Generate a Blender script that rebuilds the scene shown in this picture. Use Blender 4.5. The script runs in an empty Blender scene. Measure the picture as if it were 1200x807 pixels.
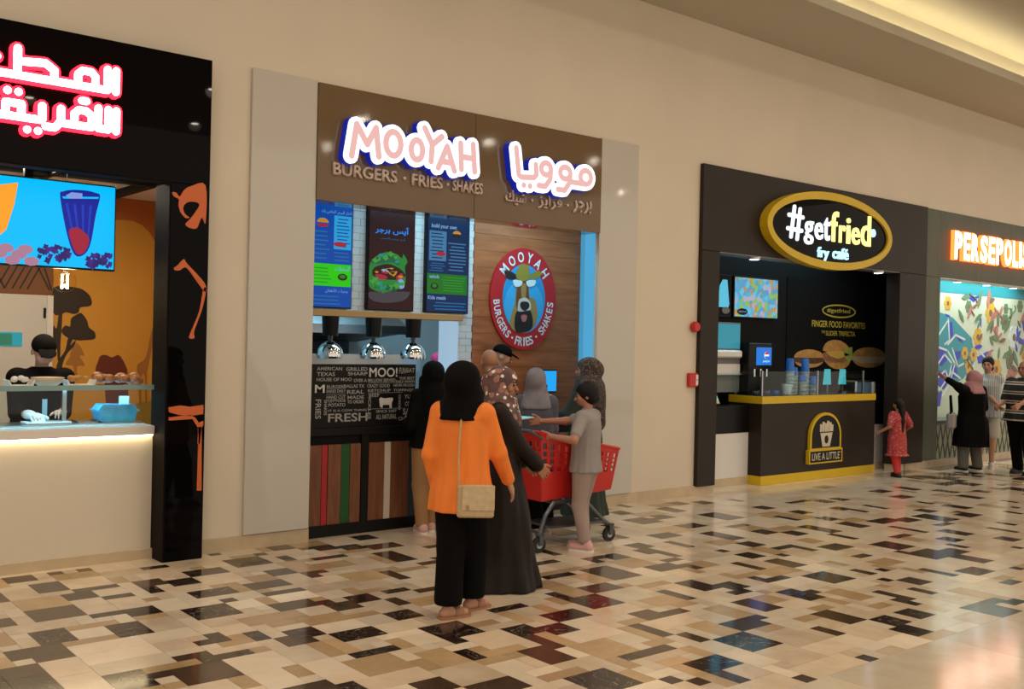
import bpy, bmesh, math, random
import numpy as np
from mathutils import Vector, Matrix

# ------------------------------------------------------------------ camera, world, exposure
SC = bpy.context.scene
COL = SC.collection
cam_d = bpy.data.cameras.new('camera'); cam = bpy.data.objects.new('camera', cam_d); COL.objects.link(cam)
cam_d.sensor_width = 36.0; cam_d.lens = 35.789; cam_d.clip_end = 200
Fw = Vector((0.63501611, 0.77249282, -0.00306305)); Rt = Vector((0.77234473, -0.63480517, 0.02249494)); Up = Vector((-0.01543274, 0.01665038, 0.99974226))
cam.matrix_world = Matrix(((Rt.x, Up.x, -Fw.x, 0), (Rt.y, Up.y, -Fw.y, -7.805), (Rt.z, Up.z, -Fw.z, 1.75), (0, 0, 0, 1)))
SC.camera = cam
SC.view_settings.view_transform = 'Standard'; SC.view_settings.look = 'None'
SC.view_settings.gamma = 1; SC.view_settings.use_curve_mapping = False
SC.view_settings.exposure = 0.0
world = bpy.data.worlds.new('mall_ambient'); SC.world = world; world.use_nodes = True
world.node_tree.nodes['Background'].inputs[0].default_value = (1.0, 0.87, 0.72, 1)
world.node_tree.nodes['Background'].inputs[1].default_value = 0.90
random.seed(7)
def lamp(name, kind, loc, rot, energy, color, **kw):
    d = bpy.data.lights.new(name, kind); d.energy = energy; d.color = color
    for k, v in kw.items(): setattr(d, k, v)
    o = bpy.data.objects.new(name, d); COL.objects.link(o); o.location = loc; o.rotation_euler = rot
    return o
WARM = (1.0, 0.86, 0.67); COOL = (0.38, 0.78, 1.0)
PI = math.pi
# cool burger shop LED panels, then added fills for kiosk, fry cafe and mosaic
lamp('kitchen_light', 'AREA', (5.6, 2.0, 3.25), (0, 0, 0), 50, COOL, shape='RECTANGLE', size=1.8, size_y=0.5)
lamp('order_area_light', 'AREA', (6.6, 0.55, 3.25), (0, 0, 0), 26, COOL, shape='RECTANGLE', size=2.6, size_y=0.3)
lamp('kiosk_fill', 'AREA', (2.4, .80, 3.04), (0, 0, 0), 32, (1.0, 0.86, 0.62), shape='RECTANGLE', size=1.2, size_y=0.4)
lamp('fry_shop_fill', 'AREA', (12.0, 0.48, 3.24), (0, 0, 0), 9, COOL, shape='RECTANGLE', size=2.6, size_y=0.3)
lamp('mosaic_fill', 'AREA', (16.6, 0.30, 3.05), (math.radians(-25), 0, 0), 60, (0.85, 1.0, 0.92), shape='RECTANGLE', size=3.5, size_y=0.15)

# ------------------------------------------------------------------ materials
M = {}
def mat(name, color, rough=0.5, metal=0.0, emit=None, es=0.0, var=0.0, vscale=8.0, bump=0.0, bscale=60.0, spec=None, alpha=None, trans=0.0, coat=0.0, stretch=None):
    if name in M: return M[name]
    m = bpy.data.materials.new(name); m.use_nodes = True; nt = m.node_tree; b = nt.nodes['Principled BSDF']
    c = (color[0], color[1], color[2], 1)
    b.inputs['Base Color'].default_value = c; b.inputs['Roughness'].default_value = rough; b.inputs['Metallic'].default_value = metal
    if spec is not None: b.inputs['Specular IOR Level'].default_value = spec
    if trans: b.inputs['Transmission Weight'].default_value = trans
    if coat: b.inputs['Coat Weight'].default_value = coat; b.inputs['Coat Roughness'].default_value = 0.05
    if alpha is not None: b.inputs['Alpha'].default_value = alpha
    if emit is not None:
        b.inputs['Emission Color'].default_value = (emit[0], emit[1], emit[2], 1); b.inputs['Emission Strength'].default_value = es
    if var or bump:
        g = nt.nodes.new('ShaderNodeTexCoord'); mp = nt.nodes.new('ShaderNodeMapping'); nt.links.new(g.outputs['Object'], mp.inputs[0])
        if stretch: mp.inputs['Scale'].default_value = stretch
        if var:
            n = nt.nodes.new('ShaderNodeTexNoise'); n.inputs['Scale'].default_value = vscale; n.inputs['Detail'].default_value = 4
            nt.links.new(mp.outputs[0], n.inputs['Vector'])
            r = nt.nodes.new('ShaderNodeMapRange'); r.inputs[1].default_value = 0.3; r.inputs[2].default_value = 0.7
            r.inputs[3].default_value = 1 - var; r.inputs[4].default_value = 1 + var; nt.links.new(n.outputs[0], r.inputs[0])
            h = nt.nodes.new('ShaderNodeMix'); h.data_type = 'RGBA'; h.blend_type = 'MULTIPLY'; h.inputs[0].default_value = 1
            h.inputs[6].default_value = c; nt.links.new(r.outputs[0], h.inputs[7]); nt.links.new(h.outputs[2], b.inputs['Base Color'])
        if bump:
            n2 = nt.nodes.new('ShaderNodeTexNoise'); n2.inputs['Scale'].default_value = bscale; nt.links.new(mp.outputs[0], n2.inputs['Vector'])
            bp = nt.nodes.new('ShaderNodeBump'); bp.inputs['Strength'].default_value = bump; bp.inputs['Distance'].default_value = 0.01
            nt.links.new(n2.outputs[0], bp.inputs['Height']); nt.links.new(bp.outputs[0], b.inputs['Normal'])
    M[name] = m; return m
def emat(name, color, es=1.0):
    return mat(name, (color[0]*.06, color[1]*.06, color[2]*.06), 0.3, emit=color, es=es, spec=.25)
def spots_mat(name, base, spots, scale=28, rough=0.8, thr=0.42, base2=None):
    """fabric with scattered printed dots"""
    if name in M: return M[name]
    m = bpy.data.materials.new(name); m.use_nodes = True; nt = m.node_tree; b = nt.nodes['Principled BSDF']; b.inputs['Roughness'].default_value = rough
    tc = nt.nodes.new('ShaderNodeTexCoord'); last = None
    rgb = nt.nodes.new('ShaderNodeMix'); rgb.data_type = 'RGBA'; rgb.inputs[6].default_value = (*base, 1); rgb.inputs[7].default_value = (*(base2 or base), 1)
    nz = nt.nodes.new('ShaderNodeTexNoise'); nz.inputs['Scale'].default_value = scale*.35; nt.links.new(tc.outputs['Object'], nz.inputs['Vector'])
    cr = nt.nodes.new('ShaderNodeMapRange'); cr.inputs[1].default_value = .42; cr.inputs[2].default_value = .58; nt.links.new(nz.outputs[0], cr.inputs[0]); nt.links.new(cr.outputs[0], rgb.inputs[0])
    last = rgb.outputs[2]
    for i, (c, sc_) in enumerate(spots):
        v = nt.nodes.new('ShaderNodeTexVoronoi'); v.inputs['Scale'].default_value = scale*sc_; nt.links.new(tc.outputs['Object'], v.inputs['Vector'])
        lt = nt.nodes.new('ShaderNodeMath'); lt.operation = 'LESS_THAN'; lt.inputs[1].default_value = thr*(.8 if i else 1); nt.links.new(v.outputs['Distance'], lt.inputs[0])
        sepc = nt.nodes.new('ShaderNodeSeparateColor'); nt.links.new(v.outputs['Color'], sepc.inputs[0])
        g2 = nt.nodes.new('ShaderNodeMath'); g2.operation = 'GREATER_THAN'; g2.inputs[1].default_value = .45; nt.links.new(sepc.outputs[0], g2.inputs[0])
        ml = nt.nodes.new('ShaderNodeMath'); ml.operation = 'MULTIPLY'; nt.links.new(lt.outputs[0], ml.inputs[0]); nt.links.new(g2.outputs[0], ml.inputs[1])
        mx = nt.nodes.new('ShaderNodeMix'); mx.data_type = 'RGBA'; nt.links.new(ml.outputs[0], mx.inputs[0]); nt.links.new(last, mx.inputs[6]); mx.inputs[7].default_value = (*c, 1)
        last = mx.outputs[2]
    nt.links.new(last, b.inputs['Base Color']); M[name] = m; return m
def stripes_mat(name, cols, period, axis=2, rough=0.8):
    """bands of colour along one object axis; cols = [(fraction end, rgb)...]"""
    if name in M: return M[name]
    m = bpy.data.materials.new(name); m.use_nodes = True; nt = m.node_tree; b = nt.nodes['Principled BSDF']; b.inputs['Roughness'].default_value = rough
    tc = nt.nodes.new('ShaderNodeTexCoord'); sp = nt.nodes.new('ShaderNodeSeparateXYZ'); nt.links.new(tc.outputs['Object'], sp.inputs[0])
    dv = nt.nodes.new('ShaderNodeMath'); dv.operation = 'DIVIDE'; dv.inputs[1].default_value = period; nt.links.new(sp.outputs[axis], dv.inputs[0])
    fr = nt.nodes.new('ShaderNodeMath'); fr.operation = 'FRACT'; nt.links.new(dv.outputs[0], fr.inputs[0])
    rp = nt.nodes.new('ShaderNodeValToRGB'); rp.color_ramp.interpolation = 'CONSTANT'; nt.links.new(fr.outputs[0], rp.inputs[0])
    els = rp.color_ramp.elements
    while len(els) < len(cols): els.new(0.5)
    for e, (p, c) in zip(els, cols): e.position = p; e.color = (*c, 1)
    nt.links.new(rp.outputs[0], b.inputs['Base Color']); M[name] = m; return m
def wood_mat(name, c1, c2, rough=0.45, scale=(1.2, 1.2, 14), detail=5):
    if name in M: return M[name]
    m = bpy.data.materials.new(name); m.use_nodes = True; nt = m.node_tree; b = nt.nodes['Principled BSDF']; b.inputs['Roughness'].default_value = rough
    tc = nt.nodes.new('ShaderNodeNewGeometry'); mp = nt.nodes.new('ShaderNodeMapping'); mp.inputs['Scale'].default_value = scale; nt.links.new(tc.outputs['Position'], mp.inputs[0])
    n = nt.nodes.new('ShaderNodeTexNoise'); n.inputs['Scale'].default_value = 2.2; n.inputs['Detail'].default_value = detail; n.inputs['Distortion'].default_value = .6; nt.links.new(mp.outputs[0], n.inputs['Vector'])
    r = nt.nodes.new('ShaderNodeValToRGB'); r.color_ramp.elements[0].position = .32; r.color_ramp.elements[1].position = .68
    r.color_ramp.elements[0].color = (*c1, 1); r.color_ramp.elements[1].color = (*c2, 1)
    nt.links.new(n.outputs[0], r.inputs[0]); nt.links.new(r.outputs[0], b.inputs['Base Color']); M[name] = m; return m
def marble_mat(name, c1, c2, vein, vamt, rough=0.12, seed=0.0):
    if name in M: return M[name]
    m = bpy.data.materials.new(name); m.use_nodes = True; nt = m.node_tree; b = nt.nodes['Principled BSDF']; b.inputs['Roughness'].default_value = rough
    b.inputs['Specular IOR Level'].default_value = .6
    ge = nt.nodes.new('ShaderNodeNewGeometry'); oi = nt.nodes.new('ShaderNodeObjectInfo')
    ad = nt.nodes.new('ShaderNodeVectorMath'); ad.operation = 'ADD'; nt.links.new(ge.outputs['Position'], ad.inputs[0]); ad.inputs[1].default_value = (seed, seed*1.7, 0)
    n = nt.nodes.new('ShaderNodeTexNoise'); n.inputs['Scale'].default_value = 4.0; n.inputs['Detail'].default_value = 6; n.inputs['Distortion'].default_value = .8; nt.links.new(ad.outputs[0], n.inputs['Vector'])
    mx = nt.nodes.new('ShaderNodeMix'); mx.data_type = 'RGBA'; mx.inputs[6].default_value = (*c1, 1); mx.inputs[7].default_value = (*c2, 1)
    mr = nt.nodes.new('ShaderNodeMapRange'); mr.inputs[1].default_value = .3; mr.inputs[2].default_value = .7; nt.links.new(n.outputs[0], mr.inputs[0]); nt.links.new(mr.outputs[0], mx.inputs[0])
    w = nt.nodes.new('ShaderNodeTexNoise'); w.inputs['Scale'].default_value = 5.5; w.inputs['Detail'].default_value = 5; w.inputs['Distortion'].default_value = 1.6; nt.links.new(ad.outputs[0], w.inputs['Vector'])
    s = nt.nodes.new('ShaderNodeMath'); s.operation = 'SUBTRACT'; s.inputs[1].default_value = .5; nt.links.new(w.outputs[0], s.inputs[0])
    a = nt.nodes.new('ShaderNodeMath'); a.operation = 'ABSOLUTE'; nt.links.new(s.outputs[0], a.inputs[0])
    v = nt.nodes.new('ShaderNodeMapRange'); v.inputs[1].default_value = 0; v.inputs[2].default_value = .013; v.inputs[3].default_value = vamt; v.inputs[4].default_value = 0; nt.links.new(a.outputs[0], v.inputs[0])
    m2 = nt.nodes.new('ShaderNodeMix'); m2.data_type = 'RGBA'; nt.links.new(v.outputs[0], m2.inputs[0]); nt.links.new(mx.outputs[2], m2.inputs[6]); m2.inputs[7].default_value = (*vein, 1)
    rb = nt.nodes.new('ShaderNodeMapRange'); rb.inputs[3].default_value = .82; rb.inputs[4].default_value = 1.18; nt.links.new(oi.outputs['Random'], rb.inputs[0])
    m3 = nt.nodes.new('ShaderNodeMix'); m3.data_type = 'RGBA'; m3.blend_type = 'MULTIPLY'; m3.inputs[0].default_value = 1; nt.links.new(m2.outputs[2], m3.inputs[6]); nt.links.new(rb.outputs[0], m3.inputs[7])
    nt.links.new(m3.outputs[2], b.inputs['Base Color']); M[name] = m; return m
def glass_mat(name, tint=(1, 1, 1), refl=0.08):
    if name in M: return M[name]
    m = bpy.data.materials.new(name); m.use_nodes = True; nt = m.node_tree; nt.nodes.clear()
    o = nt.nodes.new('ShaderNodeOutputMaterial'); t = nt.nodes.new('ShaderNodeBsdfTransparent'); t.inputs[0].default_value = (*tint, 1)
    g = nt.nodes.new('ShaderNodeBsdfGlossy'); g.inputs['Roughness'].default_value = .02; lw = nt.nodes.new('ShaderNodeFresnel'); lw.inputs[0].default_value = 1.45
    mx = nt.nodes.new('ShaderNodeMixShader'); ge = nt.nodes.new('ShaderNodeNewGeometry'); iv = nt.nodes.new('ShaderNodeMath'); iv.operation = 'SUBTRACT'; iv.inputs[0].default_value = 1; nt.links.new(ge.outputs['Backfacing'], iv.inputs[1])
    ml = nt.nodes.new('ShaderNodeMath'); ml.operation = 'MULTIPLY'; nt.links.new(lw.outputs[0], ml.inputs[0]); nt.links.new(iv.outputs[0], ml.inputs[1]); nt.links.new(ml.outputs[0], mx.inputs[0]); nt.links.new(t.outputs[0], mx.inputs[1]); nt.links.new(g.outputs[0], mx.inputs[2]); nt.links.new(mx.outputs[0], o.inputs[0])
    M[name] = m; return m

mat('wall_paint', (.70, .605, .48), .55, var=.03, vscale=1.2)
mat('panel_offwhite', (.56, .525, .47), .05)
mat('baseboard_stone', (.55, .43, .28), .25, var=.08, vscale=6)
mat('ceiling_paint', (.50, .45, .35), .7)
mat('black_gloss', (.003, .0025, .0025), .02, spec=.075)
mat('black_matte', (.005, .005, .005), .6, spec=.15); mat('black_satin', (.006, .0055, .0055), .35, spec=.18)
mat('dark_brown_panel', (.024, .016, .011), .45, spec=.25, var=.08, vscale=3)
mat('sign_brown', (.165, .10, .048), .06, var=.05, vscale=2)
mat('white_gloss', (.75, .72, .68), .2); mat('white_matte', (.75, .72, .68), .6)
mat('steel', (.45, .47, .48), .28, metal=1); mat('dark_steel', (.10, .105, .11), .35, metal=.7); mat('chrome', (.75, .76, .78), .06, metal=1)
mat('orange_print', (.62, .13, .03), .45); mat('yellow_paint', (.66, .44, .008), .4); mat('red_plastic', (.55, .02, .015), .35)
mat('grey_plastic', (.07, .075, .08), .4); mat('rubber', (.015, .015, .015), .7)
glass_mat('glass', (.93, .98, .97)); glass_mat('clear_glass', (1, .95, .84))

# ------------------------------------------------------------------ object helpers
def tag(o, label, cat, group=None, kind=None):
    if label: o['label'] = label
    if cat: o['category'] = cat
    if group: o['group'] = group
    if kind: o['kind'] = kind
    return o
def thing(name, label, cat, loc=(0, 0, 0), rz=0.0, group=None):
    o = bpy.data.objects.new(name, None); COL.objects.link(o); o.location = loc; o.rotation_euler = (0, 0, rz); o.empty_display_size = .1
    return tag(o, label, cat, group)
def link(name, me, material, parent=None, smooth=False):
    if material is not None: me.materials.append(M[material] if isinstance(material, str) else material)
    if smooth: me.shade_smooth()
    o = bpy.data.objects.new(name, me); COL.objects.link(o)
    if parent is not None: o.parent = parent
    return o
def struct(o, label=None):
    o['kind'] = 'structure'
    if label: o['label'] = label
    return o
class MB:
    """collects shapes into ONE mesh"""
    def __init__(s): s.v = []; s.f = []
    def add(s, vs, fs):
        n = len(s.v); s.v += [tuple(v) for v in vs]; s.f += [tuple(i+n for i in f) for f in fs]; return s
    def box(s, x0, x1, y0, y1, z0, z1):
        return s.add([(x0,y0,z0),(x1,y0,z0),(x1,y1,z0),(x0,y1,z0),(x0,y0,z1),(x1,y0,z1),(x1,y1,z1),(x0,y1,z1)],
                     [(0,3,2,1),(4,5,6,7),(0,1,5,4),(1,2,6,5),(2,3,7,6),(3,0,4,7)])
    def bbox(s, x0, x1, y0, y1, z0, z1, b=.006):
        """box with chamfered edges"""
        bm = bmesh.new(); bmesh.ops.create_cube(bm, size=1)
        for v in bm.verts: v.co = Vector(((x0+x1)/2+v.co.x*(x1-x0), (y0+y1)/2+v.co.y*(y1-y0), (z0+z1)/2+v.co.z*(z1-z0)))
        bmesh.ops.bevel(bm, geom=bm.edges[:], offset=min(b, .45*min(x1-x0, y1-y0, z1-z0)), segments=1, affect='EDGES')
        bm.verts.index_update(); s.add([v.co[:] for v in bm.verts], [[v.index for v in f.verts] for f in bm.faces]); bm.free(); return s
    def poly(s, pts, y0, y1):
        """outline in XZ extruded from y0 (front) to y1"""
        a = sum(pts[i][0]*pts[(i+1) % len(pts)][1]-pts[(i+1) % len(pts)][0]*pts[i][1] for i in range(len(pts)))
        if a < 0: pts = pts[::-1]
        n = len(pts)
        vs = [(x, y0, z) for x, z in pts]+[(x, y1, z) for x, z in pts]
        return s.add(vs, [tuple(range(n)), tuple(range(2*n-1, n-1, -1))]+[(i, i+n, (i+1) % n+n, (i+1) % n) for i in range(n)])
    def ring(s, cx, cz, rx, rz, t, y0, y1, n=48, a0=0.0, a1=2*PI):
        vs = []; full = abs(a1-a0-2*PI) < 1e-6; m = n if full else n+1
        for i in range(m):
            a = a0+(a1-a0)*i/n; c, q = math.cos(a), math.sin(a)
            for R in ((rx, rz), (rx-t, rz-t)):
                for y in (y0, y1): vs.append((cx+R[0]*c, y, cz+R[1]*q))
        fs = []
        for i in range(n):
            p = 4*i; q = 4*((i+1) % m)
            fs += [(p, p+2, q+2, q), (p+1, q+1, q+3, p+3), (p, q, q+1, p+1), (p+2, p+3, q+3, q+2)]
        return s.add(vs, fs)
    def disc(s, cx, cz, rx, rz, y0, y1, n=40):
        return s.poly([(cx+rx*math.cos(2*PI*i/n), cz+rz*math.sin(2*PI*i/n)) for i in range(n)], y0, y1)
    def cyl(s, a, b, r0, r1=None, n=14, caps=True):
        r1 = r0 if r1 is None else r1; a = Vector(a); b = Vector(b); d = (b-a).normalized()
        u = d.orthogonal().normalized(); w = d.cross(u); vs = []
        for P, r in ((a, r0), (b, r1)):
            for i in range(n):
                t = 2*PI*i/n; vs.append(P+u*(r*math.cos(t))+w*(r*math.sin(t)))
        fs = [(i, (i+1) % n, n+(i+1) % n, n+i) for i in range(n)]
        if caps: fs += [tuple(range(n-1, -1, -1)), tuple(range(n, 2*n))]
        return s.add(vs, fs)
    def tube(s, pts, r, n=8):
        for i in range(len(pts)-1): s.cyl(pts[i], pts[i+1], r, n=n)
        for p in pts[1:-1]: s.ball(p, r, 6, n)
        return s
    def ball(s, c, r, nu=8, nv=12):
        rx, ry, rz = (r, r, r) if isinstance(r, (int, float)) else r
        vs = [(c[0], c[1], c[2]+rz)]; fs = []
        for i in range(1, nu):
            p = PI*i/nu
            for j in range(nv):
                t = 2*PI*j/nv; vs.append((c[0]+rx*math.sin(p)*math.cos(t), c[1]+ry*math.sin(p)*math.sin(t), c[2]+rz*math.cos(p)))
        vs.append((c[0], c[1], c[2]-rz)); L = len(vs)-1
        for j in range(nv):
            fs.append((0, 1+j, 1+(j+1) % nv)); fs.append((L, 1+(nu-2)*nv+(j+1) % nv, 1+(nu-2)*nv+j))
            for i in range(nu-2): fs.append((1+i*nv+j, 1+(i+1)*nv+j, 1+(i+1)*nv+(j+1) % nv, 1+i*nv+(j+1) % nv))
        return s.add(vs, fs)
    def lathe(s, prof, c=(0, 0, 0), n=24):
        """profile [(r,z)...] about the vertical axis through c"""
        vs = []; fs = []
        for r, z in prof:
            for j in range(n):
                t = 2*PI*j/n; vs.append((c[0]+r*math.cos(t), c[1]+r*math.sin(t), c[2]+z))
        for i in range(len(prof)-1):
            for j in range(n): fs.append((i*n+j, i*n+(j+1) % n, (i+1)*n+(j+1) % n, (i+1)*n+j))
        return s.add(vs, fs)
    def stroke(s, pts, w, y0, y1, closed=False, n=10):
        """round-ended brush stroke in XZ with width w"""
        P = [Vector((p[0], p[1])) for p in pts]; m = len(P)
        for i in range(m if closed else m-1):
            a = P[i]; b = P[(i+1) % m]; d = b-a
            if d.length < 1e-6: continue
            d.normalize(); q = Vector((-d.y, d.x))*(w/2)
            s.poly([(a-q)[:], (b-q)[:], (b+q)[:], (a+q)[:]], y0, y1)
        for p in P: s.disc(p.x, p.y, w/2, w/2, y0, y1, n)
        return s
    def build(s, name, material, parent=None, smooth=False):
        me = bpy.data.meshes.new(name); me.from_pydata(s.v, [], s.f); me.update()
        return link(name, me, material, parent, smooth)
def box(name, material, parent, *a, b=0.0):
    return (MB().bbox(*a, b=b) if b else MB().box(*a)).build(name, material, parent)
def slab(name, outline, y0, y1, material, parent): return MB().poly(outline, y0, y1).build(name, material, parent)
def arc(cx, cz, rx, rz, a0, a1, n=10):
    return [(cx+rx*math.cos(math.radians(a0+(a1-a0)*i/n)), cz+rz*math.sin(math.radians(a0+(a1-a0)*i/n))) for i in range(n+1)]

def smooth(pts, n=5):
    """closed Catmull-Rom curve through an outline"""
    m = len(pts); out = []
    for i in range(m):
        a, b, c, d = (pts[(i+k-1) % m] for k in range(4))
        for j in range(n):
            t = j/n; out.append(tuple(.5*((2*b[q])+(-a[q]+c[q])*t+(2*a[q]-5*b[q]+4*c[q]-d[q])*t*t+(-a[q]+3*b[q]-3*c[q]+d[q])*t**3) for q in (0, 1)))
    return out
# ------------------------------------------------------------------ lettering
FORMS = {'ا': 0xFE8D, 'أ': 0xFE83, 'ب': 0xFE8F, 'ة': 0xFE93, 'ت': 0xFE95, 'ج': 0xFE9D, 'ح': 0xFEA1, 'خ': 0xFEA5, 'د': 0xFEA9, 'ر': 0xFEAD, 'ز': 0xFEAF, 'س': 0xFEB1,
         'ش': 0xFEB5, 'ص': 0xFEB9, 'ط': 0xFEC1, 'ع': 0xFEC9, 'ف': 0xFED1, 'ق': 0xFED5, 'ك': 0xFED9, 'ل': 0xFEDD, 'م': 0xFEE1, 'ن': 0xFEE5, 'ه': 0xFEE9, 'و': 0xFEED, 'ي': 0xFEF1}
NOJOIN = 'اأةدرزو'
def arabic(t):
    out = []; t = t.replace('لا', '\u0001')
    for i, ch in enumerate(t):
        j = lambda c: c in FORMS or c == '\u0001'
        prev = i > 0 and j(t[i-1]) and t[i-1] not in NOJOIN+'\u0001'
        nxt = i+1 < len(t) and j(t[i+1])
        if ch == '\u0001': out.append(chr(0xFEFC if prev else 0xFEFB))
        elif ch in FORMS:
            b = FORMS[ch]
            if ch in NOJOIN: out.append(chr(b+(1 if prev else 0)))
            else: out.append(chr(b+(3 if prev and nxt else 1 if prev else 2 if nxt else 0)))
        else: out.append(ch)
    return ''.join(out[::-1])
def text(name, s, x0, x1, z0, z1, y, material, parent, ext=.002, off=0.0, sx=None, shear=0.0, rot=0.0, res=3):
    """flat or raised lettering fitted into the box x0..x1, z0..z1 on a plane facing -y"""
    c = bpy.data.curves.new(name, 'FONT'); c.body = s; c.size = 1; c.offset = off; c.shear = shear; c.resolution_u = res; c.fill_mode = 'FRONT'
    t = bpy.data.objects.new(name, c); COL.objects.link(t)
    dg = bpy.context.evaluated_depsgraph_get(); me = bpy.data.meshes.new_from_object(t.evaluated_get(dg))
    bpy.data.objects.remove(t); bpy.data.curves.remove(c)
    n = len(me.vertices)
    if n == 0: return None
    co = np.empty(n*3); me.vertices.foreach_get('co', co); co = co.reshape(-1, 3)
    mn = co.min(0); mx = co.max(0)
    u = (co[:, 0]-mn[0])/(mx[0]-mn[0]); v = (co[:, 1]-mn[1])/(mx[1]-mn[1])
    X = (u-.5)*(x1-x0); Z = (v-.5)*(z1-z0); cr, sr = math.cos(rot), math.sin(rot)
    out = np.stack([(x0+x1)/2+X*cr-Z*sr, np.full(n, y), (z0+z1)/2+X*sr+Z*cr], 1)
    me.vertices.foreach_set('co', out.ravel()); me.update()
    if ext > .0021:
        bm = bmesh.new(); bm.from_mesh(me); r = bmesh.ops.extrude_face_region(bm, geom=bm.faces[:])
        for g in r['geom']:
            if isinstance(g, bmesh.types.BMVert): g.co.y -= ext
        bmesh.ops.recalc_face_normals(bm, faces=bm.faces[:]); bm.to_mesh(me); bm.free()
    me.materials.clear()
    return link(name, me, material, parent)
# ================================================================== THE SETTING
w = MB()
for x0, x1, z0 in ((-7, -1.4, 0), (-1.4, 3.0, 3.36), (3.0, 4.2, 0), (4.2, 7.55, 2.95), (7.55, 9.3, 0), (9.3, 13.6, 2.9), (13.6, 14.75, 0), (14.75, 20.5, 2.9), (20.5, 26, 0)):
    w.box(x0, x1, 0, .16, z0, 5.52)
struct(w.build('wall_shopfronts', 'wall_paint'), 'long cream painted mall wall above and between the shopfronts')
for i, (x0, x1) in enumerate(((-7, -1.4), (3.24, 4.2), (7.55, 9.54), (13.85, 14.98))):
    struct(box('baseboard_front' if i == 0 else 'baseboard_front.%03d' % i, 'baseboard_stone', None, x0, x1, -.02, .0, 0, .115))
# ceiling: low soffit along the wall, lip, cove and raised ceiling
struct(box('ceiling', 'ceiling_paint', None, -7, 26, -13.5, -.95, 5.98, 6.08), 'raised cream ceiling lit by a hidden cove strip')
struct(MB().box(-7, 26, -1.24, .16, 5.52, 5.58).box(-7, 26, -1.24, -1.20, 5.58, 5.64).box(-7, 26, -.95, -.85, 5.58, 6.0).build('trim_1', 'ceiling_paint'), 'low soffit with a lip along the shop wall')
emat('cove_led', (1.0, .88, .55), 22.0)
c = tag(box('cove_strip', 'cove_led', None, -7, 26, -1.13, -1.09, 5.585, 5.60), 'warm hidden light strip lying in the ceiling cove', 'light strip')
# downlights
emat('downlight_glow', (1.0, .90, .74), 120)
dl = None
for iy, y in enumerate((-2.7, -6.4, -9.4, -12.4)):
    for ix in range(8):
        x = -2.2+ix*3.1+(iy % 2)*.9
        if dl is None:
            t = thing('downlight', 'round recessed downlight in the raised ceiling', 'light', (x, y, 5.98), 0, 'ceiling downlights')
            r = MB().lathe([(.07, -.002), (.095, -.008), (.10, 0)], n=20).build('trim_ring', 'white_gloss', t); d = MB().cyl((0, 0, -.006), (0, 0, 0), .07, n=20).build('lamp_face', 'downlight_glow', t); dl = (t, r, d)
        else:
            t = dl[0].copy(); COL.objects.link(t); t.location = (x, y, 5.98)
            for q in dl[1:]: k = q.copy(); COL.objects.link(k); k.parent = t
        L = lamp('downlight_beam', 'SPOT', (x, y, 5.95), (0, 0, 0), 112, WARM, spot_size=math.radians(165), spot_blend=.9, shadow_soft_size=.12); 

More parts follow.
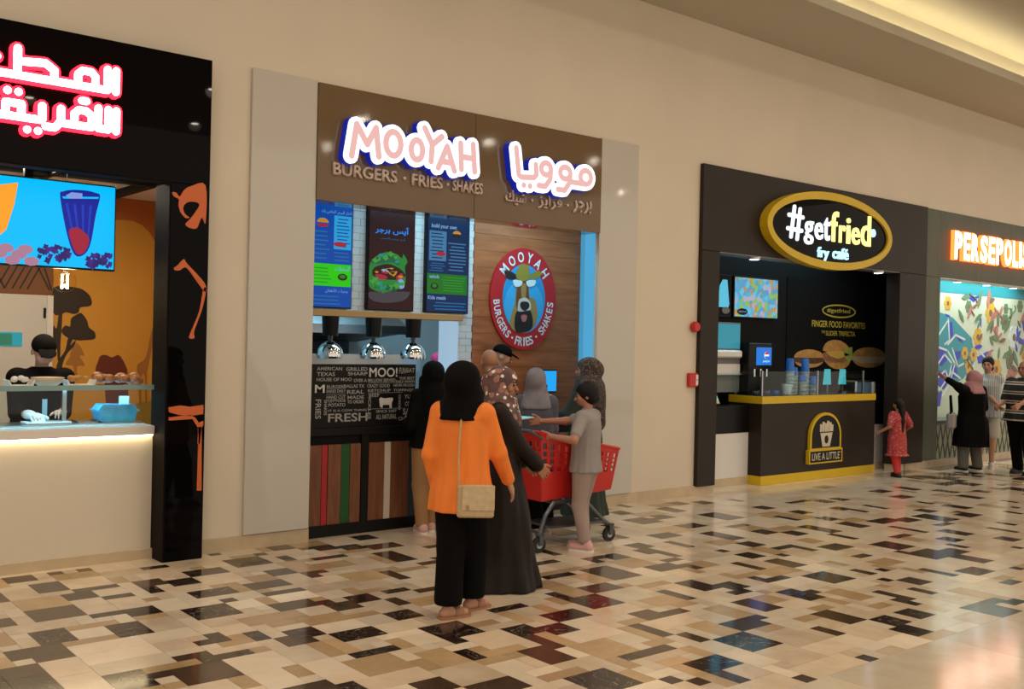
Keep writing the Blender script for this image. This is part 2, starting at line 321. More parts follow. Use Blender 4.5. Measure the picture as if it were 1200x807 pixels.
# ------------------------------------------------------------------ floor of mixed marble tiles
TRACED = "D18,0,2,2 D21,0,1,1 D23,0,1,1 D19,3,2,3 D21,6,3,1 D20,7,2,2 D22,9,2,1 D25,8,1,2 D16,4,1,3 D17,10,3,3 D20,13,2,1 D22,13,2,2 D27,2,2,1 D25,6,2,2 D15,11,1,2 T22,1,2,2 T24,4,1,2 T22,15,2,1 D16,15,2,3 D14,18,3,2 D15,19,2,2 D13,21,2,2 D14,21,1,1 D12,22,1,2 D20,16,2,3 D17,25,2,3 T18,15,3,1 T17,18,3,1 T19,25,2,1 T18,27,1,2 D29,5,3,2 D27,7,2,2 D27,11,3,2 D28,14,1,1 D25,15,3,3 D33,3,3,3 D33,0,1,1 D36,2,1,1 D38,0,2,2 D37,4,1,2 D40,2,3,1 D39,6,3,1 D34,8,2,2 D36,10,1,2 D37,10,1,1 D31,14,3,1 D30,17,3,2 D33,18,1,2 T32,9,2,2 T29,10,2,3 T30,15,1,2 T33,17,1,2 T28,21,2,1 T30,4,1,1 D24,21,1,1 D23,22,2,1 D26,22,1,2 D21,24,2,1 D22,25,3,1 D20,26,3,3 D28,23,2,2 D27,24,2,2 D23,32,3,1 D30,25,1,1 T28,21,2,1 T24,23,2,1 T20,25,2,1 T28,26,1,3 T25,29,1,2 T19,28,2,1 D41,2,2,2 D39,6,3,1 D46,0,2,2 D45,4,3,2 D44,7,2,4 D45,12,2,1 D47,11,1,1 D41,13,1,3 D38,18,2,1 D40,19,2,1 D35,18,2,2 D33,19,2,2 D49,7,2,1 T42,5,2,1 T43,8,1,3 T38,12,3,3 T36,17,3,1 T42,13,3,1 T33,17,1,2 T38,8,3,2 D29,23,1,2 D33,19,2,2 D30,25,3,2 D35,23,2,2 D37,20,1,2 D29,29,3,1 D35,27,3,3 D35,30,1,1 D34,32,1,2 D24,32,2,2 D26,33,1,2 D29,35,2,2 T28,26,2,3 T33,22,2,1 T32,28,1,2 T32,31,2,3 T28,30,3,3 T25,30,1,1 D41,26,3,1 D43,29,3,2 D39,30,2,2 D41,31,2,2 D39,32,1,3 D37,34,2,3 D36,39,3,3 D31,37,3,2 D47,27,3,3 D41,38,1,1 T41,27,1,3 T44,27,1,2 T40,32,1,3 T40,35,3,3 T34,34,2,1 T35,38,3,1 D56,13,1,3 D53,17,2,1 D50,21,3,1 D54,21,3,4 D57,19,1,1 D59,18,2,2 D50,25,3,2 D47,27,3,3 D47,25,1,2 D64,16,2,2 D63,18,2,2 D64,20,1,1 D59,23,2,2 D62,22,2,1 D69,14,3,2 D69,8,1,2 D66,11,1,3 D54,29,1,2 D57,28,1,1 T58,20,3,3 T52,22,2,3 T48,24,2,3 T54,27,3,1 T51,30,3,2 D48,32,2,2 D50,33,2,1 D46,34,1,3 D47,37,1,2 D42,38,3,1 D43,41,3,2 D40,42,1,1 D41,43,1,1 D43,43,1,2 D48,39,3,3 D51,37,3,2 D52,37,3,1 D56,34,2,3 D49,29,1,1 D38,40,1,2 T52,30,2,3 T46,33,2,1 T45,34,1,3 T49,36,2,3 T45,39,1,2 T42,40,2,3 T53,34,2,3 T52,39,2,1 T39,40,1,2 D75,12,2,2 D74,16,2,3 D68,17,1,3 D60,23,2,2 D64,19,1,3 D73,21,2,2 D74,24,1,1 D69,24,2,2 D72,26,1,1 D69,27,2,3 D66,26,1,3 D79,18,2,2 D81,20,2,2 D85,19,2,2 D76,24,1,3 D88,14,1,3 D79,15,3,1 D63,30,1,2 D64,31,2,1 D67,32,2,1 D57,28,2,3 D54,29,1,3 D59,30,2,2 D58,32,2,1 D61,34,2,3 D62,35,2,1 D70,14,2,2 D75,8,4,1 D83,11,1,2 T63,24,2,2 T71,19,3,2 T61,25,1,2 T63,29,2,1 D58,39,2,3 D55,41,1,2 D60,42,2,2 D59,44,2,2 D63,42,2,2 D71,36,1,1 D72,37,2,2 D70,39,1,2 D67,38,1,3 D66,41,1,1 D72,33,1,2 D74,34,1,1 D67,32,3,3 D78,26,3,2 D76,24,1,3 D77,30,2,1 D84,23,1,3 D83,28,3,3 D82,31,1,4 D89,27,2,1 D77,36,1,2 T64,36,2,3 T62,37,1,2 T76,32,3,2 T56,39,2,1 T73,30,1,2 T63,40,2,1 T76,35,1,2 D68,44,3,3 D77,36,1,3 D79,38,3,2 D84,35,2,3 D89,32,1,2 D86,33,2,2 D91,30,2,2 D95,28,2,3 D98,26,3,1 D101,22,3,4 D96,33,2,2 D93,36,1,1 D84,40,1,1 D78,42,2,1 D82,31,1,4 D88,27,3,1 D97,22,3,2 D93,24,1,4 D85,29,1,2 D105,29,1,2 D101,30,1,3 D106,24,2,2 D72,45,2,1 D101,10,2,2 D104,10,2,2 D98,14,2,2 D99,16,1,2 D103,15,1,3 D92,13,2,2 D91,9,2,2 D88,15,1,2 D91,17,2,2 D85,19,2,2 D90,20,2,3 D84,23,1,3 D97,9,4,1 D94,21,4,2 D93,24,1,2 D105,20,2,2 D111,17,1,2 D111,20,2,3 D107,24,2,2 D120,17,2,3 D122,13,2,3 D128,10,3,2 D126,16,2,2 D121,22,1,2 D113,26,1,2 D117,25,1,1 D112,13,3,2 D120,9,2,3 D75,3,2,2 D79,0,1,2 D85,2,2,2 D81,4,2,3 D77,7,2,1 D73,7,3,3 D75,12,3,2 D69,8,1,2 D88,3,2,2 D82,9,3,4 D93,4,1,2 D79,15,1,1 D63,18,2,2"
marble_mat('marble_cream', (.70, .57, .42), (.78, .67, .52), (.84, .74, .60), .35, .13, 3)
marble_mat('marble_beige', (.60, .46, .32), (.72, .58, .43), (.76, .63, .48), .3, .13, 11)
marble_mat('marble_tan', (.42, .28, .14), (.54, .37, .21), (.62, .46, .29), .3, .14, 23)
marble_mat('marble_dark', (.017, .0095, .007), (.046, .027, .018), (.40, .33, .26), .55, .10, 31)
marble_mat('marble_umber', (.055, .031, .019), (.095, .058, .035), (.22, .16, .11), .3, .11, 47)
marble_mat('marble_border', (.50, .42, .31), (.57, .49, .38), (.46, .35, .24), .25, .12, 59)
mat('grout', (.30, .23, .16), .6)
floor = struct(box('floor', 'grout', None, -7, 26, -15, 4.2, -.08, -.012), 'polished floor of dark, tan and cream marble rectangles')
G = .1; NX0, NX1, NJ = -10, 205, 47
grid = {}
rects = []
def put(i, j, w_, h_, mt):
    for a in range(i, i+w_):
        for b in range(j, j+h_): grid[(a, b)] = 1
    rects.append((i, j, w_, h_, mt))
rnd = random.Random(11)
def free_rects(i, j, w_, h_):
    """parts of the traced tile that no earlier tile covers, as rectangles"""
    cells = {(a, b) for a in range(i, i+w_) for b in range(j, j+h_) if (a, b) not in grid and 0 <= b < NJ}
    while cells:
        a, b = min(cells, key=lambda q: (q[1], q[0])); ww = 1
        while (a+ww, b) in cells: ww += 1
        hh = 1
        while all((a+k, b+hh) in cells for k in range(ww)): hh += 1
        for k in range(ww):
            for l in range(hh): cells.discard((a+k, b+l))
        yield a, b, ww, hh
for t in TRACED.split():
    i, j, w_, h_ = map(int, t[1:].split(','))
    mt = ('marble_dark' if rnd.random() < .6 else 'marble_umber') if t[0] == 'D' else 'marble_tan'
    for r in list(free_rects(i, j, w_, h_)): put(*r, mt)
SIZES = [(3, 3), (3, 2), (2, 3), (2, 2), (3, 1), (2, 1), (4, 2), (2, 2), (1, 2), (1, 1), (3, 2)]
for j in range(NJ):
    for i in range(NX0, NX1):
        if (i, j) in grid: continue
        for w_, h_ in sorted(SIZES, key=lambda q: rnd.random()*1.0-(q[0]*q[1])*.05)+[(1, 1)]:
            if j+h_ <= NJ and all((a, b) not in grid for a in range(i, i+w_) for b in range(j, j+h_)): break
        far = i > 128 or i < 14
        u = rnd.random()
        if far: mt = 'marble_dark' if u < .17 else 'marble_umber' if u < .34 else 'marble_tan' if u < .48 else 'marble_beige' if u < .75 else 'marble_cream'
        else: mt = 'marble_umber' if u < .02 else 'marble_tan' if u < .10 else 'marble_beige' if u < .50 else 'marble_cream'
        put(i, j, w_, h_, mt)
def seen(r):
    x = (r[0]+r[2]/2)*G; y = -(r[1]+r[3]/2)*G; d = Vector((x, y+7.805, -1.75)); z = d.dot(Fw)
    if z < 1: return 0
    px = 600+1193*d.dot(Rt)/z; py = 403.5-1193*d.dot(Up)/z
    return r[2]*r[3]/d.length**3 if -20 < px < 1220 and py < 830 else r[2]*r[3]*1e-6
rects.sort(key=seen, reverse=True)
tile_me = {}; rest = {}
for n, (i, j, w_, h_, mt) in enumerate(rects):
    W_, H_ = w_*G, h_*G; g = .0012
    if n < 300:
        k = (w_, h_, mt)
        if k not in tile_me:
            b = MB().box(g, W_-g, g, H_-g, -.012, 0)
            me = bpy.data.meshes.new('tile'); me.from_pydata(b.v, [], b.f); me.materials.append(M[mt]); tile_me[k] = me
        o = bpy.data.objects.new('tile', tile_me[k]); COL.objects.link(o); o.parent = floor; o.location = (i*G, -(j+h_)*G, 0)
    else: rest.setdefault(mt, MB()).box(i*G+g, i*G+W_-g, -(j+h_)*G+g, -j*G-g, -.012, 0)
allv = []; allf = []; mi = []; names = list(rest)
for q, mt in enumerate(names):
    n0 = len(allv); allv += rest[mt].v; allf += [tuple(a+n0 for a in f) for f in rest[mt].f]; mi += [q]*len(rest[mt].f)
me = bpy.data.meshes.new('tile_field'); me.from_pydata(allv, [], allf)
for mt in names: me.materials.append(M[mt])
me.polygons.foreach_set('material_index', mi)
o = bpy.data.objects.new('tile_field', me); COL.objects.link(o); o.parent = floor; o['kind'] = 'stuff'
for k in range(-1, 18): o = box('threshold_slab', 'marble_cream', floor, k*1.2+.001, k*1.2+1.199, .001, .75, -.012, 0)
bme = None
for a in range(-3, 18):
    for b in range(0, 6):
        if bme is None:
            q = MB().box(.001, 1.199, .001, .799, -.012, 0); bme = bpy.data.meshes.new('border_slab'); bme.from_pydata(q.v, [], q.f); bme.materials.append(M['marble_border'])
        o = bpy.data.objects.new('border_slab', bme); COL.objects.link(o); o.parent = floor; o.location = (a*1.2+.3*(b % 2), -4.7-.8*(b+1), 0)
# ================================================================== KIOSK WITH BLACK PORTAL (left)
mat('kiosk_orange', (.42, .115, .018), .6, var=.06, vscale=3); mat('mural_yellow', (.62, .30, .035), .6, var=.05, vscale=2)
mat('mural_dark', (.028, .018, .010), .6); mat('mural_red', (.13, .025, .012), .6); mat('mural_tan', (.36, .15, .03), .6); mat('mural_hill', (.34, .22, .03), .6)
mat('pattern_brown', (.20, .075, .025), .6); mat('pattern_line', (.02, .01, .006), .6)
mat('kiosk_front', (.70, .62, .50), .35); mat('door_white', (.62, .60, .55), .4); mat('counter_white', (.78, .72, .64), .3)
struct(box('wall_kiosk_back', 'kiosk_orange', None, -1.4, 3.9, 2.6, 2.68, 0, 3.1), 'orange mural wall at the back of the kiosk')
struct(box('wall_kiosk_right', 'kiosk_orange', None, 3.84, 3.92, .16, 2.6, 0, 3.1))
struct(box('wall_kiosk_left', 'kiosk_orange', None, -1.46, -1.4, .16, 2.6, 0, 3.1))
struct(box('ceiling_kiosk', 'white_matte', None, -1.4, 3.9, .165, 2.6, 3.1, 3.16))
beam = MB()
for x in (1.5, 2.35, 3.2): beam.box(x, x+.05, .3, 2.58, 3.03, 3.1)
beam.box(-1.3, 3.84, 1.1, 1.15, 3.03, 3.1)
tag(beam.build('ceiling_grid', 'black_matte'), 'black metal grid under the kiosk ceiling', 'ceiling grid')
por = thing('kiosk_portal', 'glossy black portal framing the kiosk with orange animal cut-outs', 'portal', (0, 0, 0))
box('header', 'black_gloss', por, -1.7, 3.21, -.14, -.002, 2.905, 3.89, b=.004)
box('pillar', 'black_gloss', por, 2.905, 3.21, -.14, -.002, 0, 2.905, b=.003)
box('pillar', 'black_gloss', por, -1.7, -1.4, -.14, -.002, 0, 2.905, b=.003)
mat('jamb_dark', (.012, .009, .007), .7, spec=.08); box('header_soffit', 'jamb_dark', por, -1.4, 2.905, -.138, -.004, 2.899, 2.905); box('jamb', 'jamb_dark', por, 2.895, 2.905, -.13, .16, 0, 2.9)
for n, p in (('elephant_cutout', [(2.910,2.827), (2.939,2.828), (2.970,2.802), (2.998,2.849), (3.050,2.888), (3.171,2.911), (3.178,2.621), (3.146,2.658), (3.103,2.567), (3.019,2.589), (3.070,2.658), (3.126,2.755), (3.068,2.773), (3.016,2.753), (2.997,2.710), (3.017,2.668), (3.048,2.649), (3.018,2.642), (2.980,2.679), (2.961,2.735), (2.963,2.779), (2.925,2.797)]),
             ('giraffe_cutout', [(2.937,2.253), (2.966,2.277), (3.010,2.324), (3.041,2.289), (3.181,2.150), (3.182,2.083), (3.049,2.246), (3.011,2.258), (2.982,2.238), (2.945,2.236)]),
             ('giraffe_leg_cutout', [(3.195,2.11), (3.179,2.005), (3.155,1.915), (3.105,1.773), (3.109,1.722), (3.069,1.718), (3.075,1.758), (3.133,1.900), (3.154,1.989), (3.172,2.10)])):
    slab(n, [(min(a, 3.208), b) for a, b in smooth(p, 4)], -.148, -.14, 'orange_print', por)
ac = MB()
for p in ([(2.916,1.188), (3.012,1.200), (3.088,1.188), (3.191,1.201), (3.193,1.129), (3.089,1.117), (2.999,1.127), (2.921,1.151)],
          [(2.921,1.087), (2.921,1.111), (3.089,1.125), (3.128,1.104), (3.159,1.062), (3.194,1.076), (3.195,1.043), (3.180,1.018), (3.170,0.897), (3.152,0.898), (3.155,1.019), (3.108,1.093)],
          [(3.151,1.030), (3.180,1.029), (3.184,0.929), (3.192,0.532), (3.154,0.535), (3.158,0.963)]): ac.poly(p, -.148, -.14)
ac.build('acacia_cutout', 'orange_print', por)
# lit Arabic lettering
emat('red_glow', (1.0, .012, .03), 5.0); emat('warm_white_glow', (1.0, .86, .80), 9.0)
sg = thing('lit_sign', 'two lines of white Arabic letters with a red glow on black header', 'sign', (0, 0, 0))
L1 = {'alif': [[(2.455, 3.50), (2.455, 3.655)]], 'lam': [[(2.395, 3.655), (2.395, 3.505), (2.30, 3.505)]],
      'mim': [[(2.32, 3.505), (2.17, 3.505)], [(2.19, 3.505), (2.19, 3.585), (2.22, 3.615), (2.28, 3.615), (2.31, 3.585), (2.31, 3.505)]],
      'ta': [[(2.18, 3.505), (1.70, 3.505)], [(1.79, 3.505), (1.79, 3.69)], [(1.79, 3.60), (1.97, 3.62), (2.03, 3.58), (2.03, 3.505)]],
      'ain': [[(1.72, 3.505), (1.42, 3.505)], [(1.66, 3.51), (1.52, 3.60), (1.66, 3.61), (1.52, 3.51)]], 'mim2': [[(1.44, 3.505), (1.25, 3.505)], [(1.38, 3.51), (1.38, 3.60), (1.27, 3.60), (1.27, 3.43)]]}
L2 = {'alif': [[(2.462, 3.215), (2.462, 3.365)]], 'lam_alif': [[(2.405, 3.365), (2.405, 3.22), (2.335, 3.22), (2.335, 3.365)]],
      'fa': [[(2.29, 3.22), (2.07, 3.22)], [(2.29, 3.22), (2.29, 3.30), (2.25, 3.33), (2.20, 3.33), (2.17, 3.30), (2.17, 3.22)], [(2.22, 3.40), (2.25, 3.40)]],
      'ra': [[(2.08, 3.32), (2.08, 3.23), (2.04, 3.18), (1.98, 3.18)]], 'ya': [[(1.955, 3.32), (1.955, 3.22), (1.80, 3.22)], [(1.93, 3.14), (1.93, 3.141)], [(1.86, 3.14), (1.86, 3.141)]],
      'qaf': [[(1.82, 3.22), (1.62, 3.22)], [(1.82, 3.22), (1.82, 3.31), (1.72, 3.31), (1.72, 3.22)], [(1.80, 3.39), (1.80, 3.391)], [(1.73, 3.39), (1.73, 3.391)]],
      'ya2': [[(1.62, 3.31), (1.62, 3.22), (1.50, 3.22), (1.50, 3.13), (1.34, 3.13), (1.34, 3.20)]]}
for D in (L1, L2):
    for k, ps in D.items():
        a = MB(); b = MB()
        for p in ps: a.stroke(p, .088, -.20, -.148, n=10); b.stroke(p, .05, -.212, -.20, n=10)
        o = a.build('letter', 'red_glow', sg); b.build('letter_face', 'warm_white_glow', o)
# television
emat('tv_violet', (.07, .025, .26), .8); emat('tv_indigo', (.015, .05, .55), .9); emat('tv_cyan', (.0, .49, .95), 1.05); emat('tv_blue', (.01, .02, .36), .8); emat('tv_orange', (1.0, .30, .02), 1.2); emat('tv_purple', (.035, .02, .16), .8); emat('tv_pink', (.45, .22, .32), .9); emat('tv_red', (.38, .02, .05), .9); emat('tv_pale', (.25, .35, .8), .9)
emat('small_lamp', (1, .95, .85), 20); t = thing('recessed_lamp', 'small round recessed lamp in the kiosk ceiling above the television', 'lamp', (2.95, 2.2, 3.1)); MB().lathe([(.05, -.003), (.075, -.01), (.08, 0)], n=18).build('trim_ring', 'white_gloss', t); MB().cyl((0, 0, -.008), (0, 0, 0), .05, n=18).build('lamp_face', 'small_lamp', t)
tv = thing('television', 'wide television showing a purple drink on a cyan background, in the kiosk', 'television', (0, 0, 0))
box('casing', 'black_satin', tv, 1.43, 2.705, .50, .56, 2.235, 2.915, b=.006); sc_ = box('screen', 'tv_cyan', tv, 1.443, 2.692, .494, .50, 2.25, 2.902)
box('ceiling_bracket', 'black_satin', tv, 2.03, 2.09, .53, .58, 2.9, 3.1)
slab('print', smooth([(2.277,2.79), (2.30,2.83), (2.37,2.85), (2.47,2.855), (2.54,2.845), (2.575,2.82), (2.545,2.67), (2.511,2.448), (2.463,2.354), (2.392,2.349), (2.332,2.507)]), .491, .494, 'tv_blue', sc_)
slab('print', [(2.315,2.80), (2.36,2.83), (2.44,2.83), (2.44,2.79), (2.36,2.78)], .489, .491, 'tv_pale', sc_)
for k in range(4): slab('print', [(2.315+.06*k, 2.74), (2.335+.06*k, 2.745), (2.400+.030*k, 2.42), (2.392+.030*k, 2.42)], .4895, .491, 'tv_indigo', sc_)
slab('print', [(2.29, 2.79), (2.565, 2.815), (2.56, 2.80), (2.30, 2.775)], .4893, .491, 'tv_cyan', sc_)
slab('print', smooth([(2.345,2.52), (2.40,2.56), (2.46,2.53), (2.50,2.47), (2.463,2.37), (2.40,2.365)]), .489, .491, 'tv_red', sc_)
slab('print', [(1.72,2.80), (1.975,2.86), (1.953,2.70), (1.90,2.50), (1.86,2.46), (1.80,2.45), (1.76,2.6)], .491, .494, 'tv_orange', sc_)
r2 = random.Random(3)
for cx, cz, n in ((2.24, 2.335, 34), (2.60, 2.31, 34)):
    for k in range(n):
        a = r2.uniform(-.11, .11); b = r2.uniform(-.06, .08)*(1-abs(a)*4); q = r2.uniform(.014, .034); a = min(a, 2.685-q-cx) if cx+a+q > 2.685 else a
        slab('print', [(cx+a+q*math.cos(t)*(1 if i % 2 else .6), cz+b+q*math.sin(t)*(1 if i % 2 else .6)) for i, t in enumerate([2*PI*j/9 for j in range(9)])], .4885-.00005*k, .494, 'tv_purple' if k % 3 else 'tv_violet', sc_)
for k in range(9):
    cx = 1.72+k*.045; cz = 2.32+.05*math.sin(k*2.1); slab('print', arc(cx, cz, .055, .036, 0, 340, 9), .488-.0002*k, .494, 'tv_pink', sc_)
# mural shapes on the back wall
mu = thing('safari_mural', 'yellow sunset mural with tree, hippo and giraffe silhouettes', 'mural', (0, 0, 0)); Y = 2.6
slab('sun', [(2.81,2.75), (2.95,2.80), (3.10,2.83), (3.292,2.86), (3.365,2.872), (3.458,2.882), (3.552,2.880), (3.649,2.846), (3.728,2.775), (3.80,2.66), (3.838,2.5), (3.838,.2), (2.81,.2)], Y-.006, Y, 'mural_yellow', mu)
for n, p, m_, q in (('tree_silhouette', [(2.810,2.170), (3.015,2.180), (3.105,2.148), (3.160,2.085), (3.162,2.010), (3.063,1.987), (3.046,1.940), (3.002,1.920), (2.931,1.936), (2.888,1.916), (2.815,1.923)], 'mural_dark', 4),
    ('tree_silhouette', [(2.891,1.750), (2.925,1.807), (2.969,1.798), (2.977,1.873), (3.020,1.911), (3.073,1.932), (3.129,1.859), (3.148,1.794), (3.204,1.748), (3.205,1.683), (3.115,1.668), (3.025,1.666), (2.936,1.696)], 'mural_dark', 4),
    ('trunk_silhouette', [(2.82,1.10), (2.846,1.372), (2.874,1.474), (2.930,1.566), (2.954,1.687), (2.998,1.679), (2.973,1.613), (3.025,1.666), (3.009,1.605), (2.940,1.520), (2.899,1.372), (2.89,1.1)], 'mural_dark', 3.5),
    ('trunk_silhouette', [(2.817,1.804), (2.847,1.777), (2.865,1.924), (2.896,1.926), (2.885,1.630), (2.884,1.483), (2.864,1.464), (2.851,1.593), (2.820,1.666)], 'mural_dark', 3.2),
    ('hippo_silhouette', [(3.220,1.391), (3.237,1.448), (3.263,1.514), (3.318,1.524), (3.374,1.501), (3.439,1.525), (3.487,1.468), (3.523,1.391), (3.532,1.334), (3.540,0.950), (3.404,0.953), (3.328,1.031), (3.305,1.278), (3.230,1.335)], 'mural_red', 4),
    ('giraffe_silhouette', [(3.778,1.810), (3.790,1.703), (3.764,1.547), (3.741,1.411), (3.729,1.333), (3.736,1.041), (3.718,1.042), (3.705,1.314), (3.672,1.295), (3.678,1.043), (3.658,1.043), (3.640,1.295), (3.626,1.391), (3.640,1.440), (3.688,1.469), (3.725,1.547), (3.751,1.703)], 'mural_tan', 3.6),
    ('small_tree_silhouette', [(2.975,1.530), (3.035,1.642), (3.109,1.522), (3.064,1.512), (3.116,1.419), (3.045,1.410), (3.047,1.298), (3.011,1.298), (3.009,1.410), (2.933,1.428), (2.979,1.511)], 'mural_tan', 3.4),
    ('hill_silhouette', [(3.50,0.95), (3.649,1.043), (3.80,1.060), (3.82,0.6), (3.50,0.6)], 'mural_hill', 2.8)):
    slab(n, smooth(p, 3) if 'hill' not in n else p, Y-.006-.001*q, Y-.0055, m_, mu)
# patterned panel above the door
pt = thing('patterned_panel', 'brown panel with dark slanting lines above the white door', 'panel', (0, 0, 0))
box('backing', 'pattern_brown', pt, 1.3, 2.80, 2.585, 2.6, 2.10, 2.45)
for k in range(22):
    x = 1.32+k*.066; s = 1 if (k//5) % 2 else -1
    MB().stroke([(x, 2.275-s*.13), (min(x+.13, 2.79), 2.275+s*.13)], .013, 2.581, 2.586, n=6).build('line', 'pattern_line', pt)
dr = struct(box('door_1', 'door_white', None, 1.9, 2.80, 2.56, 2.60, .0, 2.09), 'plain white door in the kiosk back wall')
box('door_frame', 'white_gloss', dr, 2.745, 2.80, 2.545, 2.56, 0, 2.09)
for z in (1.92, 1.62, .4): box('hinge', 'black_satin', dr, 2.715, 2.735, 2.545, 2.56, z-.05, z+.05)
mat('sign_green', (.03, .30, .22), .5)
emat('sign_cyan', (.05, .55, .65), .5)
ds = tag(box('door_notice', 'sign_cyan', None, 2.24, 2.53, 2.55, 2.559, 1.60, 1.73), 'small turquoise and green notice on the white door', 'notice'); box('printed_block', 'sign_green', ds, 2.26, 2.44, 2.546, 2.55, 1.61, 1.715)
# globe pendant
emat('filament', (1.0, .78, .45), 60)
pd = thing('globe_pendant', 'clear glass globe pendant lamp glowing below the television', 'lamp', (2.465, 1.0, 2.16))
MB().ball((0, 0, 0), .093, 12, 18).build('globe', 'clear_glass', pd, True); MB().cyl((0, 0, .08), (0, 0, .13), .028, .022).build('socket', 'steel', pd); MB().cyl((0, 0, .12), (0, 0, .94), .004, n=6).build('cord', 'black_matte', pd)
MB().tube([(-.02, 0, .05), (-.022, 0, -.055), (0, 0, -.03), (.022, 0, -.055), (.02, 0, .05)], .007).build('filament', 'filament', pd)
lamp('globe_pendant_light', 'POINT', (2.465, 1.0, 2.16), (0, 0, 0), 7, (1, .76, .45), shadow_soft_size=.09)
# counter
ct = thing('kiosk_counter', 'cream kiosk counter with a glowing strip under its lip', 'counter', (0, 0, 0))
box('front_panel', 'kiosk_front', ct, -1.4, 2.89, .10, .60, .075, .955); box('plinth', 'baseboard_stone', ct, -1.4, 2.90, .075, .62, 0, .075)
box('lip', 'counter_white', ct, -1.4, 2.89, .055, .66, .965, 1.035, b=.006); emat('under_lip_led', (1.0, .80, .46), 16); box('light_strip', 'under_lip_led', ct, -1.4, 2.88, .068, .085, .957, .965)
box('worktop', 'steel', ct, -1.4, 2.89, .30, .66, 1.035, 1.045)
gd = thing('display_guard', 'clear glass guard with a shelf standing on the kiosk counter', 'glass guard', (0, 0, 0))
box('front_pane', 'glass', gd, -1.35, 2.88, .12, .128, 1.036, 1.32); box('shelf', 'glass', gd, -1.35, 2.89, .10, .46, 1.325, 1.337)
mat('glass_edge', (.22, .36, .35), .15); box('shelf_edge', 'glass_edge', gd, -1.35, 2.89, .094, .10, 1.312, 1.35)
for x in (-.6, .9, 2.30): box('post', 'steel', gd, x, x+.03, .40, .43, 1.045, 1.325)
emat('case_led', (.12, .62, 1.0), 4.0); box('light_strip', 'case_led', gd, -1.3, 2.86, .43, .45, 1.300, 1.312)
lamp('display_light', 'AREA', (2.0, .36, 1.30), (0, 0, 0), 6, (.2, .66, 1.0), shape='RECTANGLE', size=1.7, size_y=.05)
emat('kiosk_fill_glow', (1.0, .86, .62), 5)
t = thing('panel_lamp', 'added warm fill panel under the kiosk ceiling', 'lamp', (2.4, .80, 3.1)); box('frame', 'white_gloss', t, -.62, .62, -.22, .22, -.03, 0); box('diffuser', 'kiosk_fill_glow', t, -.6, .6, -.2, .2, -.035, -.03)  # added unseen panel to go with the kiosk fill, hidden behind the header
# food on the shelf
mat('foam_white', (.78, .76, .72), .5); mat('bowl_cream', (.62, .50, .36), .45); mat('bread_brown', (.42, .17, .06), .45, var=.4, vscale=25, bump=.6, bscale=40, coat=.6); mat('blue_box', (.06, .45, .75), .2, coat=.5, var=.2, vscale=12)
def tray(x, label, n=5, fill='foam_white', w=.19):
    t = thing('foam_tray', label, 'tray', (x, .27, 1.337)); MB().poly([(-w/2, .05), (-w/2+.02, 0), (w/2-.02, 0), (w/2, .05), (w/2-.012, .05), (w/2-.03, .012), (-w/2+.03, .012), (-w/2+.012, .05)], -.07, .07).build('dish', 'foam_white', t)
    r = random.Random(int(x*100))
    for k in range(n): MB().ball((r.uniform(-w*.3, w*.3), r.uniform(-.045, .045), .045+r.uniform(0, .02)), (.026, .024, .02), 6, 8).build('food_piece', fill, t, True)
mat('golden', (.55, .27, .08), .5)
tray(1.96, 'white foam tray of white pieces at left end of glass shelf', 6)
b_ = thing('round_bowl', 'wide cream round bowl on the glass shelf before the chef', 'bowl', (2.155, .27, 1.337)); MB().lathe([(0, 0), (.06, 0), (.10, .03), (.118, .065), (.108, .068), (.06, .05), (0, .048)], n=28).build('bowl_body', 'bowl_cream', b_, True)
tray(2.38, 'white foam tray of golden pieces beside the cream bowl', 7, 'golden', .22)
for i, (x, lb) in enumerate(((2.56, 'wrapped bag of brown bread next to the foam tray on glass shelf'), (2.755, 'wrapped bag of brown bread at right end of glass shelf'))):
    t = thing('bread_bag', lb, 'bread', (x, .27, 1.337), 0, 'wrapped bread on the glass shelf'); r = random.Random(i)
    for k in range(7): MB().ball((r.uniform(-.07, .07), r.uniform(-.045, .045), .04+r.uniform(0, .035)), (.045, .04, .034), 7, 10).build('bread_roll', 'bread_brown', t, True)
# things on the worktop
t = thing('blue_container', 'bright blue clear plastic container on the kiosk worktop', 'container', (2.70, .42, 1.045))
MB().poly([(-.13, .01), (-.11, 0), (.11, 0), (.13, .01), (.15, .10), (.12, .14), (-.12, .14), (-.15, .10)], -.09, .09).build('tub', 'blue_box', t); box('lid_rim', 'blue_box', t, -.16, .16, -.10, .10, .085, .10); box('label_sticker', 'white_gloss', t, .04, .10, -.03, .03, .14, .20)
t = thing('cutting_board', 'white cutting board under the chef gloves', 'board', (2.2, .45, 1.045)); box('board', 'white_gloss', t, -.16, .16, -.10, .10, 0, .015, b=.004)
t = thing('steel_tray', 'flat steel tray beside the cutting board on kiosk worktop', 'tray', (2.48, .45, 1.045)); MB().poly([(-.08, .02), (-.07, 0), (.07, 0), (.08, .02), (.075, .02), (.065, .006), (-.065, .006), (-.075, .02)], -.09, .09).build('dish', 'steel', t)
